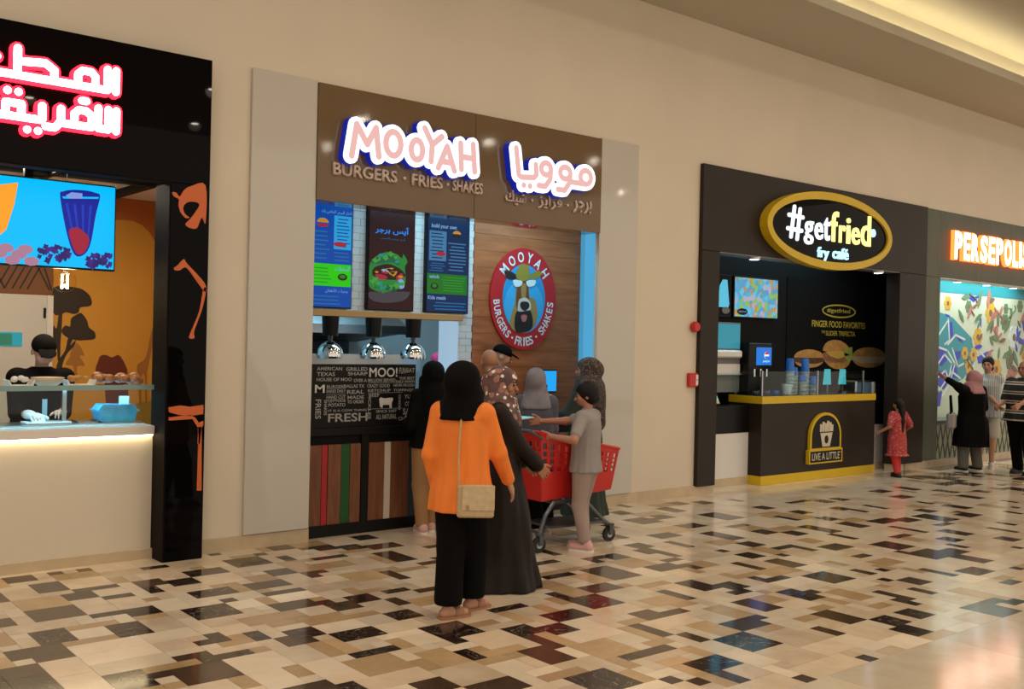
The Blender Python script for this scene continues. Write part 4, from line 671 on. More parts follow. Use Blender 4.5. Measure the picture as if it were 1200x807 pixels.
# ================================================================== FRY CAFE (right)
struct(box('wall_fry_back', 'black_matte', None, 9.3, 14.72, .80, .88, 0, 3.3), 'black back wall of the fry cafe'); struct(box('wall_fry_left', 'black_matte', None, 9.22, 9.30, .16, .8, 0, 3.3)); struct(box('wall_fry_right', 'black_matte', None, 14.66, 14.72, .16, .8, 0, 3.3)); struct(box('ceiling_fry', 'black_matte', None, 9.3, 14.72, .16, .8, 3.3, 3.36))
ff = thing('fry_cafe_portal', 'dark brown portal framing the fry cafe', 'portal', (0, 0, 0))
box('header', 'dark_brown_panel', ff, 9.20, 14.275, -.055, .16, 2.865, 3.87, b=.004); box('pilaster', 'dark_brown_panel', ff, 9.20, 9.525, -.055, .16, .105, 2.863, b=.004); box('pilaster', 'dark_brown_panel', ff, 13.54, 14.275, -.055, .16, .105, 2.863, b=.004)
mat('light_grey_trim', (.20, .20, .20), .5); box('underside_trim', 'light_grey_trim', ff, 9.525, 13.54, -.05, .20, 2.855, 2.865)
emat('spot_blue', (.55, .65, 1.0), 14)
for x, y_, lb, gname in ((10.27, .02, 'blue-white spotlight under fry cafe header, left end', 'fry cafe spotlights'), (13.08, .02, 'blue-white spotlight under fry cafe header, right end', 'fry cafe spotlights'), (15.42, .06, 'leftmost blue-white spotlight under the green-grey header', 'restaurant spotlights'), (16.37, .06, 'middle blue-white spotlight under the green-grey header', 'restaurant spotlights'), (17.31, .06, 'rightmost blue-white spotlight under the green-grey header', 'restaurant spotlights')):
    t = thing('spotlight', lb, 'spotlight', (x, y_, 2.855), 0, gname); MB().lathe([(.055, -.03), (.075, -.03), (.075, 0)], n=16).build('housing', 'white_gloss', t); MB().cyl((0, 0, -.032), (0, 0, -.02), .055, n=16).build('lamp_face', 'spot_blue', t)
    lamp('spotlight_beam', 'SPOT', (x, y_, 2.80), (math.radians(-18), 0, 0), 18, (.55, .75, 1.0), spot_size=math.radians(95), spot_blend=.8, shadow_soft_size=.05)
# oval sign
ov = thing('oval_sign', 'black oval sign with yellow rim and white and yellow letters', 'sign', (0, 0, 0)); cx_, cz_ = 11.68, 3.28
MB().disc(cx_, cz_, 1.42, .50, -.14, -.055, 64).build('backing', 'yellow_paint', ov); MB().ring(cx_, cz_, 1.42, .50, .10, -.175, -.14, 64).build('rim', 'yellow_paint', ov); MB().disc(cx_, cz_, 1.325, .405, -.145, -.14, 64).build('face', 'black_gloss', ov)
emat('sign_white', (.80, .90, 1.0), 1.5); emat('sign_yellow', (1.0, .88, .25), 1.7)
emat('sign_cyan_white', (.45, .85, 1.0), 1.6)
MB().stroke([(10.83, 3.52), (10.77, 3.14)], .05, -.165, -.145).stroke([(10.95, 3.50), (10.90, 3.12)], .05, -.165, -.145).stroke([(10.72, 3.41), (11.01, 3.40)], .05, -.165, -.145).stroke([(10.70, 3.24), (10.99, 3.23)], .05, -.165, -.145).build('letter', 'sign_white', ov)
def cond(ch, x0, x1, z0, z1, m_, par, y=-.145, ext=.02, off=.012): text('letter', ch, x0, x1, z0, z1, y, m_, par, ext=ext, off=off)
for ch, x0, x1, z0, z1, m_ in (('g', 11.05, 11.245, 3.07, 3.37, 'sign_white'), ('e', 11.28, 11.455, 3.15, 3.37, 'sign_white'), ('t', 11.475, 11.61, 3.15, 3.45, 'sign_white'), ('f', 11.63, 11.80, 3.15, 3.55, 'sign_yellow'), ('r', 11.83, 11.97, 3.15, 3.38, 'sign_yellow'), ('i', 12.00, 12.08, 3.15, 3.49, 'sign_yellow'), ('e', 12.12, 12.31, 3.15, 3.38, 'sign_yellow'), ('d', 12.345, 12.575, 3.15, 3.56, 'sign_yellow')): cond(ch, x0, x1, z0, z1, m_, ov)
MB().disc(12.64, 3.34, .055, .055, -.165, -.145, 14).build('dot', 'sign_cyan_white', ov)
for s, x0, x1, z0, z1 in (('fry', 11.345, 11.60, 2.885, 3.06), ('café', 11.69, 12.05, 2.93, 3.08)): text('letter', s, x0, x1, z0, z1, -.145, 'sign_cyan_white', ov, ext=.02, off=.014)
# counter
fc = thing('fry_cafe_counter', 'dark counter with yellow bands and a fries emblem', 'counter', (0, 0, 0))
box('body', 'dark_brown_panel', fc, 10.60, 13.215, .10, .62, .115, 1.03); box('top_band', 'yellow_paint', fc, 10.595, 13.22, .09, .63, 1.03, 1.125, b=.004); box('bottom_band', 'yellow_paint', fc, 10.595, 13.22, .09, .63, 0, .115, b=.004)
box('worktop', 'black_satin', fc, 10.60, 13.21, .10, .62, 1.12, 1.128)
eb = MB().poly([(11.60, .40), (11.60, .58)]+arc(11.96, .58, .36, .31, 180, 0, 18)+[(12.32, .40)], .06, .10).build('emblem', 'yellow_paint', fc)
slab('emblem_field', [(11.64, .42), (11.64, .58)]+arc(11.96, .58, .32, .275, 180, 0, 18)+[(12.28, .42)], .056, .06, 'black_satin', eb)
mat('emblem_cream', (.62, .55, .42), .5)
slab('fries_box', [(11.82, .62), (12.10, .62), (12.045, .435), (11.875, .435)], .052, .056, 'emblem_cream', eb); MB().disc(11.96, .53, .045, .055, .050, .052, 16).build('fries_box_seal', 'black_satin', eb)
for k, (x, h) in enumerate(((11.83, .10), (11.885, .13), (11.94, .11), (11.99, .14), (12.045, .12), (12.09, .09))): slab('fry', [(x-.022, .635), (x+.022, .635), (x+.03, .635+h), (x-.02, .64+h)], .052, .056, 'emblem_cream', eb)
bn = box('banner', 'yellow_paint', fc, 11.565, 12.345, .05, .10, .215, .40); box('banner_field', 'black_satin', bn, 11.595, 12.315, .046, .05, .235, .38); text('lettering', 'LIVE A LITTLE', 11.63, 12.27, .26, .355, .0455, 'emblem_cream', bn, off=.01); text('lettering', 'TM', 12.275, 12.305, .335, .355, .0455, 'emblem_cream', bn)
# low side counters
for x0, x1, lb in ((9.525, 10.60, 'low cream and black side counter left of the fry cafe counter'), (13.22, 14.66, 'low cream and black side counter behind the girl in red')):
    t = thing('side_counter', lb, 'counter', (0, 0, 0)); box('front_panel', 'white_matte', t, x0, x1, .30, .34, .0, .66); box('black_fascia', 'black_satin', t, x0, x1, .295, .60, .66, 1.0); box('skirting', 'baseboard_stone', t, x0, x1, .285, .30, 0, .10)
emat('fry_fill_glow', (.6, .9, 1), 2); t = thing('panel_lamp', 'added cool fill panel under the fry cafe ceiling', 'lamp', (12.0, .48, 3.3)); box('frame', 'white_gloss', t, -1.32, 1.32, -.17, .17, -.03, 0); box('diffuser', 'fry_fill_glow', t, -1.3, 1.3, -.15, .15, -.035, -.03)  # added unseen panel standing in as source of the fry cafe fill
# wall of screens
emat('photo_cyan', (.10, .55, .75), .9)
def photo_mat(name, cols, scale):
    m = bpy.data.materials.new(name); m.use_nodes = True; nt = m.node_tree; b = nt.nodes['Principled BSDF']; b.inputs['Base Color'].default_value = (.05, .05, .05, 1)
    g = nt.nodes.new('ShaderNodeNewGeometry'); v = nt.nodes.new('ShaderNodeTexVoronoi'); v.inputs['Scale'].default_value = scale; nt.links.new(g.outputs['Position'], v.inputs['Vector'])
    s = nt.nodes.new('ShaderNodeSeparateColor'); nt.links.new(v.outputs['Color'], s.inputs[0]); r = nt.nodes.new('ShaderNodeValToRGB'); nt.links.new(s.outputs[0], r.inputs[0]); r.color_ramp.interpolation = 'CONSTANT'
    while len(r.color_ramp.elements) < len(cols): r.color_ramp.elements.new(.5)
    for i, (e, c) in enumerate(zip(r.color_ramp.elements, cols)): e.position = i/len(cols); e.color = (*c, 1)
    nt.links.new(r.outputs[0], b.inputs['Emission Color']); b.inputs['Emission Strength'].default_value = .8; M[name] = m
photo_mat('salad_photo', [(.08, .50, .72), (.12, .60, .85), (.30, .55, .05), (.5, .45, .62), (.10, .35, .6), (.55, .30, .10), (.05, .42, .70)], 17)
t = thing('fry_cafe_screen', 'television showing a colourful food photo in the fry cafe', 'screen', (0, 0, 0)); box('casing', 'black_satin', t, 10.80, 11.77, .74, .80, 2.13, 2.69, b=.006); s_ = box('display', 'salad_photo', t, 10.82, 11.75, .735, .74, 2.15, 2.67); MB().disc(10.98, 2.215, .11, .045, .731, .735, 24).build('oval_logo', 'black_satin', s_); text('logo_lettering', '#getfried', 10.90, 11.06, 2.20, 2.23, .7305, 'menu_text', s_)
emat('can_blue', (.05, .35, .75), .7)
t = thing('fry_cafe_screen', 'television half hidden by the portal, showing a blue bottle', 'screen', (0, 0, 0)); box('casing', 'black_satin', t, 9.80, 10.755, .74, .80, 2.13, 2.69, b=.006); s_ = box('display', 'black_gloss', t, 9.82, 10.735, .735, .74, 2.15, 2.67); slab('bottle_print', [(10.46, 2.26), (10.50, 2.54), (10.56, 2.62), (10.65, 2.62), (10.70, 2.30), (10.68, 2.26)], .731, .735, 'photo_cyan', s_); MB().disc(10.63, 2.22, .08, .045, .729, .735, 20).build('oval_logo', 'light_grey_trim', s_)
emat('box_cyan', (.04, .33, .42), .75)
t = thing('drinks_cabinet', 'glowing cyan display cabinet in the left corner of the fry cafe', 'cabinet', (0, 0, 0)); box('carcass', 'light_grey_trim', t, 10.02, 10.83, .64, .79, 1.15, 2.06, b=.004); box('light_panel', 'box_cyan', t, 10.04, 10.81, .63, .64, 1.72, 2.04); box('ice_tray', 'white_gloss', t, 10.06, 10.79, .56, .64, 1.60, 1.70, b=.02); box('shelf', 'steel', t, 10.04, 10.81, .58, .64, 1.38, 1.40); box('speckled_panel', 'white_matte', t, 10.04, 10.81, .62, .64, 1.40, 1.52)
for x0, x1, z in ((0, 0, 0),): MB().cyl((10.03, .70, .0), (10.03, .70, 1.16), .02).cyl((10.83, .70, .0), (10.83, .70, 1.16), .02).build('leg', 'steel', t)
emat('dispenser_blue', (.01, .20, .75), .9); mat('soda_red', (.5, .01, .02), .4); mat('soda_blue', (.0, .05, .35), .4)
t = thing('soda_dispenser', 'black soda dispenser with a glowing blue panel', 'dispenser', (0, 0, 0)); box('body', 'black_satin', t, 10.84, 11.33, .50, .72, 1.128, 1.80, b=.01); p_ = box('light_panel', 'dispenser_blue', t, 10.99, 11.31, .492, .50, 1.51, 1.745)
emat('soda_white', (.8, .9, 1), 1.0); emat('soda_red_glow', (.8, .02, .03), .8); MB().disc(11.20, 1.64, .05, .05, .488, .492, 20).build('round_logo', 'soda_white', p_); slab('round_logo_top', arc(11.20, 1.645, .046, .044, 10, 170, 10), .486, .488, 'soda_red_glow', p_); slab('round_logo_bottom', arc(11.20, 1.635, .046, .044, 190, 350, 10), .486, .488, 'dispenser_blue', p_); text('lettering', 'pepsi', 11.13, 11.27, 1.54, 1.58, .4915, 'soda_white', p_)
for x in (10.92, 11.05, 11.18): MB().cyl((x, .47, 1.36), (x, .47, 1.46), .012).build('nozzle', 'chrome', t)
box('drip_tray', 'dark_steel', t, 10.86, 11.31, .40, .50, 1.128, 1.15)
# slider poster
po = thing('slider_poster', 'black wall poster of three sliders with yellow words', 'poster', (0, 0, 0)); mat('poster_black', (.008, .008, .008), .6, spec=.08); box('sheet', 'poster_black', po, 12.05, 14.64, .79, .80, 1.30, 2.75)
mat('poster_yellow', (.62, .50, .06), .6); mat('bun_gold', (.55, .28, .07), .6, var=.25, vscale=9); mat('meat_dark', (.10, .035, .02), .6, var=.4, vscale=20); mat('cheese_y', (.62, .40, .08), .6); mat('lettuce_g', (.35, .42, .08), .6); mat('sauce_pale', (.60, .45, .32), .6); mat('meat_mid', (.30, .13, .06), .6, var=.4, vscale=15)
MB().ring(13.33, 2.305, .435, .10, .022, .782, .79, 40).build('oval_logo', 'poster_yellow', po); text('lettering', '#getfried', 13.02, 13.62, 2.265, 2.345, .788, 'poster_yellow', po, off=.01); text('lettering', 'FINGER FOOD FAVORITES', 12.65, 14.04, 2.06, 2.155, .788, 'poster_yellow', po, off=.015); text('lettering', 'THE', 12.89, 12.98, 1.97, 2.01, .788, 'poster_yellow', po); text('lettering', 'SLIDER TRIFECTA', 13.0, 13.77, 1.94, 2.01, .788, 'poster_yellow', po, off=.01)
def slider(cx, cz, w_, h_, fill, tilt, depth):
    def ell(a0, a1, rx, rz, dz): return [(cx+x*1.0, cz+z+dz+tilt*(x/w_)) for x, z in [(rx*math.cos(math.radians(a)), rz*math.sin(math.radians(a))) for a in [a0+(a1-a0)*k/14 for k in range(15)]]]
    slab('bun_print', ell(180, 360, w_, h_*.42, -h_*.02), .786-depth, .79, 'bun_gold', po)
    slab('patty_print', [(cx-w_*1.02, cz-h_*.10), (cx-w_, cz+h_*.10), (cx, cz+h_*.16), (cx+w_, cz+h_*.10), (cx+w_*1.02, cz-h_*.10), (cx+w_*.5, cz-h_*.22), (cx-w_*.5, cz-h_*.22)], .784-depth, .79, fill, po)
    slab('bun_print', ell(0, 180, w_*1.02, h_*.44, h_*.10), .782-depth, .79, 'bun_gold', po)
slider(12.60, 1.585, .36, .27, 'meat_dark', 0, 0); slider(14.17, 1.61, .45, .32, 'sauce_pale', 0, 0); slider(13.30, 1.64, .36, .44, 'meat_mid', -.03, .003)
slab('cheese_print', [(12.98, 1.70), (13.4, 1.72), (13.62, 1.66), (13.3, 1.60), (13.1, 1.64)], .776, .79, 'cheese_y', po); slab('lettuce_print', [(13.45, 1.75), (13.68, 1.78), (13.70, 1.60), (13.58, 1.54), (13.5, 1.62)], .776, .79, 'lettuce_g', po)
# glass guard and things on the counter
gg = thing('counter_glass', 'low glass guard around the fry cafe counter', 'glass guard', (0, 0, 0)); box('pane', 'glass', gg, 10.63, 12.93, .115, .121, 1.128, 1.44); box('pane', 'glass', gg, 10.61, 10.616, .12, .60, 1.128, 1.44)
for x in (10.615, 11.82, 12.92): box('post', 'steel', gg, x-.012, x+.012, .11, .134, 1.128, 1.45)
mat('cup_blue', (.01, .14, .55), .35); mat('cup_white', (.55, .68, .75), .35)
for i, (x, y_, h1, h2, lb) in enumerate(((11.46, .30, .31, .17, 'tallest blue and white cup stack at the left'), (11.60, .33, .25, .11, 'thin blue and white cup stack between two tall ones'), (11.80, .30, .30, .18, 'tall blue and white cup stack in the middle'), (11.665, .24, .17, .09, 'short blue and white cup stack before the tall ones'), (11.905, .24, .12, .08, 'shortest blue-topped cup stack'), (12.0, .30, .16, .08, 'slim blue-topped cup stack at the right'))):
    t = thing('cup_tower', lb, 'cups', (x, y_, 1.128), 0, 'cup stacks on the fry cafe counter'); r = .058 if i in (0, 2) else .05; n = max(2, int(h1/.05))
    for k in range(n): MB().lathe([(r*.86, 0), (r, h1/n*.85), (r*1.06, h1/n*.85), (r*1.06, h1/n)], (0, 0, k*h1/n), 16).build('white_cup', 'cup_white', t, True)
    MB().lathe([(r*1.02, h1), (r*.80, h1+h2), (0, h1+h2)], n=16).build('blue_cup', 'cup_blue', t, True)
t = thing('paper_cup', 'single white paper cup left of the cup stacks', 'cup', (11.315, .24, 1.128)); MB().lathe([(0, 0), (.05, 0), (.065, .14), (.069, .14), (.069, .13), (.055, .01)], n=18).build('cup_body', 'cup_white', t, True)
emat('card_cyan', (.08, .55, .62), .7)
for x, lb in ((12.62, 'glowing cyan menu card on the counter, left one'), (13.00, 'glowing cyan menu card on the counter, right one')):
    t = thing('menu_card', lb, 'card', (x, .50, 1.128), 0, 'cyan menu cards'); slab('card', [(-.095, .11), (.095, .11), (.075, .33), (-.06, .33)], -.005, .005, 'card_cyan', t); box('clip', 'steel', t, -.02, .02, -.01, .01, 0, .115)
t = thing('warming_unit', 'grey steel warming unit at right end of the counter', 'machine', (0, 0, 0)); box('body', 'steel', t, 13.24, 13.80, .42, .75, 1.0, 1.29, b=.02); mat('unit_blue', (.12, .22, .34), .3); box('side_panel', 'unit_blue', t, 13.26, 13.62, .412, .42, 1.01, 1.27); box('handle', 'white_gloss', t, 13.66, 13.70, .395, .42, 1.02, 1.27); box('control_box', 'black_satin', t, 13.84, 14.1, .42, .70, 1.0, 1.22, b=.01)
t = thing('tablet_stand', 'tilted tablet showing food photos on the side counter', 'tablet', (9.93, .40, 1.0)); sl = MB().add([(-.16, -.06, .02), (.16, -.06, .02), (.13, .03, .27), (-.16, .03, .27), (-.16, -.045, .015), (.16, -.045, .015), (.13, .045, .265), (-.16, .045, .265)], [(0, 1, 2, 3), (7, 6, 5, 4), (0, 4, 5, 1), (1, 5, 6, 2), (2, 6, 7, 3), (3, 7, 4, 0)]).build('casing', 'black_satin', t)
MB().add([(-.135, -.061, .035), (.135, -.061, .035), (.11, .0205, .25), (-.135, .0205, .25)], [(0, 1, 2, 3)]).build('display', 'salad_photo', t); box('foot', 'black_satin', t, -.1, .1, .0, .10, 0, .02)
for i in range(5):
    t = thing('sauce_tub', 'small blue and dark sauce tub behind the counter glass', 'tub', (10.72+i*.11, .30+.06*(i % 2), 1.128), 0, 'sauce tubs on the fry cafe counter'); MB().lathe([(0, 0), (.035, 0), (.04, .06), (0, .06)], n=12).build('tub_body', 'cup_blue' if i > 2 else 'grey_plastic', t, True); MB().cyl((0, 0, .06), (0, 0, .068), .043, n=12).build('lid', 'black_satin', t)
# alarm fittings on the cream wall
t = thing('alarm_bell', 'round red alarm sounder on the wall beside the fry cafe', 'alarm', (9.125, 0, 1.965)); MB().cyl((0, 0, 0), (0, -.03, 0), .05, .05, n=20).build('base', 'red_plastic', t); MB().cyl((0, -.03, 0), (0, -.075, 0), .065, .05, n=20).build('sounder', 'red_plastic', t)
t = thing('call_point', 'red fire call point box on the wall beside the fry cafe', 'call point', (9.115, 0, 1.35)); MB().bbox(-.075, .075, -.05, 0, -.08, .08, .008).build('box_body', 'red_plastic', t); box('break_glass', 'white_matte', t, .03, .068, -.054, -.05, -.06, .06); box('notice_line', 'red_plastic', t, .035, .063, -.055, -.054, -.005, .005)

# ================================================================== RESTAURANT WITH MOSAIC (far right)
mat('green_grey', (.085, .095, .062), .5, var=.12, vscale=5, stretch=(4, 4, .4)); mat('mosaic_cream', (.55, .62, .50), .35); mat('mosaic_teal', (.01, .25, .32), .3); mat('mosaic_blue', (.01, .03, .45), .3); mat('mosaic_white', (.62, .72, .72), .35); mat('mosaic_yellow', (.62, .36, .03), .4); mat('mosaic_green', (.10, .20, .10), .4); mat('mosaic_brown', (.16, .09, .05), .4); mat('mosaic_rose', (.42, .16, .13), .4)
rp_ = thing('restaurant_portal', 'green-grey portal of the restaurant with the mosaic', 'portal', (0, 0, 0)); box('header', 'green_grey', rp_, 14.30, 20.6, -.035, .16, 2.86, 3.865, b=.004); box('pilaster', 'green_grey', rp_, 14.30, 14.72, -.035, .16, .12, 2.858, b=.004); box('underside_trim', 'white_matte', rp_, 14.72, 20.5, -.03, .22, 2.85, 2.86)
rs = thing('restaurant_sign', 'glowing warm white capital letters on the green-grey header', 'sign', (0, 0, 0)); emat('amber_glow', (1.0, .13, .02), 4); emat('warm_letter', (1.0, .88, .74), 6)
for i, ch in enumerate('PERSEPOLIS'):
    wd = (.25, .22, .25, .25, .22, .25, .27, .20, .10, .25)[i]; x0 = 15.0+sum((.25, .22, .25, .25, .22, .25, .27, .20, .10, .25)[:i])+.03*i
    l = text('letter', ch, x0, x0+wd, 3.145, 3.595, -.036, 'amber_glow', rs, ext=.06, off=.05); text('letter_face', ch, x0+.01, x0+wd-.01, 3.16, 3.58, -.0985, 'warm_letter', l, off=.04)
struct(box('wall_mosaic', 'mosaic_cream', None, 14.75, 20.5, .52, .60, 0, 3.3), 'bright floral mosaic wall of the restaurant'); struct(box('ceiling_restaurant', 'white_matte', None, 14.75, 20.5, .16, .52, 3.2, 3.26)); struct(box('wall_restaurant_left', 'mosaic_teal', None, 14.72, 14.76, .16, .52, 0, 3.3))
emat('mosaic_fill_glow', (.85, 1, .92), 4); tag(box('mosaic_fill_strip', 'mosaic_fill_glow', None, 14.85, 18.35, .24, .36, 3.15, 3.2), 'long added fill strip above the mosaic wall', 'lamp')  # strip added to carry the mosaic fill, unseen behind the header
ms = thing('floral_mosaic', 'floral mosaic of teal, blue and yellow tile pieces', 'mosaic', (0, 0, 0))
yq = [.5195]
def mp(name, pts, m_): yq[0] -= .00004; slab(name, pts, yq[0]-.002, .522, m_, ms)
def ms_stroke(pts, w_, m_): yq[0] -= .00004; MB().stroke(pts, w_, yq[0]-.002, .522, n=6).build('vine_piece', m_, ms)
mp('border_band', [(14.78, 2.92), (20.4, 2.86), (20.4, 2.66), (18.6, 2.70), (14.78, 2.70)], 'mosaic_teal')
mp('teal_field', [(14.9, 2.38), (15.75, 2.38), (16.2, 2.30), (16.85, 1.98), (17.0, 1.60), (16.6, 1.30), (16.2, 1.2), (14.9, 1.5)], 'mosaic_teal')
for p in ([(16.60, 2.71), (16.72, 2.64), (16.888, 2.58), (17.0, 2.65), (17.16, 2.715), (16.9, 2.68)], [(15.93, 2.36), (16.08, 2.34), (16.12, 2.30), (15.98, 2.31)], [(16.08, 2.22), (16.18, 2.24), (16.22, 2.0), (16.12, 1.95)], [(16.25, 2.05), (16.45, 1.98), (16.6, 1.88), (16.4, 1.92)], [(17.10, 2.40), (17.18, 2.30), (17.18, 2.16), (17.10, 2.25)], [(15.70, 1.80), (15.98, 1.76), (16.06, 1.62), (15.86, 1.50), (15.70, 1.55)], [(15.75, 1.44), (16.0, 1.42), (16.12, 1.25), (15.95, 1.12), (15.75, 1.2)], [(17.05, 1.66), (17.4, 1.76), (17.66, 1.79), (17.42, 1.70), (17.25, 1.56), (17.1, 1.55)], [(15.7, 1.12), (15.9, 1.1), (15.85, .86), (15.72, .85)], [(16.3, 1.75), (16.5, 1.76), (16.45, 1.62), (16.32, 1.60)], [(16.15, 1.55), (16.36, 1.48), (16.42, 1.3), (16.22, 1.32)]): mp('blue_piece', p, 'mosaic_blue')
for p in ([(15.74, 2.0), (15.98, 2.2), (16.05, 2.26)], [(16.05, 2.28), (16.1, 1.93), (15.95, 1.86)], [(16.05, 1.86), (16.30, 2.02), (16.62, 1.95)], [(15.7, 1.5), (15.95, 1.70), (16.2, 1.55), (16.1, 1.3)], [(15.7, 1.82), (16.05, 1.76), (16.3, 1.55), (16.12, 1.18)], [(15.8, 1.1), (16.2, 1.42), (16.5, 1.30)], [(16.2, 1.8), (16.4, 1.5), (16.6, 1.55)], [(15.7, 1.3), (16.0, 1.44), (16.15, 1.2), (15.9, 1.0)], [(16.9, 1.48), (17.1, 1.78), (17.4, 1.62)]): ms_stroke(p, .035, 'mosaic_white')
def flower(cx, cz, r, m_, n=6):
    for k in range(n):
        a = 2*PI*k/n; mp('petal', [(cx+r*.6*math.cos(a)+r*.38*math.cos(t), cz+r*.6*math.sin(a)+r*.38*math.sin(t)) for t in [2*PI*j/9 for j in range(9)]], m_)
    mp('flower_heart', [(cx+r*.32*math.cos(t), cz+r*.32*math.sin(t)) for t in [2*PI*j/9 for j in range(9)]], 'mosaic_brown')
for cx, cz, r, m_ in ((16.02, 2.53, .13, 'mosaic_yellow'), (17.50, 2.42, .20, 'mosaic_yellow'), (16.72, 2.50, .12, 'mosaic_green'), (18.03, 2.28, .16, 'mosaic_green'), (18.40, 2.02, .22, 'mosaic_white'), (17.06, 2.0, .17, 'mosaic_yellow'), (18.06, 2.52, .10, 'mosaic_green'), (17.45, 2.66, .09, 'mosaic_green'), (18.6, 2.58, .12, 'mosaic_green'), (16.62, 1.72, .12, 'mosaic_yellow'), (16.92, 1.70, .13, 'mosaic_yellow'), (16.75, 1.50, .12, 'mosaic_yellow'), (17.75, 1.45, .2, 'mosaic_yellow'), (18.9, 1.7, .2, 'mosaic_yellow'), (18.3, 1.3, .18, 'mosaic_rose'), (19.4, 2.3, .2, 'mosaic_yellow'), (17.2, 1.1, .16, 'mosaic_green'), (19.2, 1.2, .2, 'mosaic_yellow')): flower(cx, cz, r, m_)
rr = random.Random(5)
for k in range(95):
    x = rr.uniform(16.4, 20.2); z = rr.uniform(1.0, 2.7)
    if x < 17.0 and z < 2.3: continue
    a = rr.uniform(0, 2*PI); l = rr.uniform(.08, .18); w_ = l*.32; c_, s_ = math.cos(a), math.sin(a)
    mp('leaf_piece', [(x+c_*u*l-s_*v*w_, z+s_*u*l+c_*v*w_) for u, v in ((-1, 0), (-.4, .9), (.4, .8), (1, 0), (.4, -.8), (-.4, -.9))], rr.choice(['mosaic_green', 'mosaic_brown', 'mosaic_rose', 'mosaic_green', 'mosaic_blue']))
for k in range(12):
    x = rr.uniform(16.8, 19.8); z = rr.uniform(1.2, 2.5); pts = [(x+.06*j*math.cos(.5*j+k), z+.045*j) for j in range(6)]; ms_stroke(pts, .022, rr.choice(['mosaic_brown', 'mosaic_rose', 'mosaic_green']))
rc = thing('restaurant_counter', 'low pale counter with a criss-cross lattice front below mosaic', 'counter', (0, 0, 0)); mat('lattice_pale', (.36, .38, .28), .5); mat('lattice_dark', (.07, .09, .06), .5)
box('body', 'lattice_pale', rc, 14.75, 20.4, .02, .40, .10, .64); box('counter_top', 'green_grey', rc, 14.74, 20.4, .0, .42, .64, .69); box('plinth', 'baseboard_stone', rc, 14.75, 20.4, .01, .40, 0, .10)
for k in range(38):
    x = 14.78+k*.15
    for s in (0, 1): MB().stroke([(x, .12 if s else .62), (x+.15, .62 if s else .12)], .018, .012, .02, n=6).build('lattice_bar', 'lattice_dark', rc)
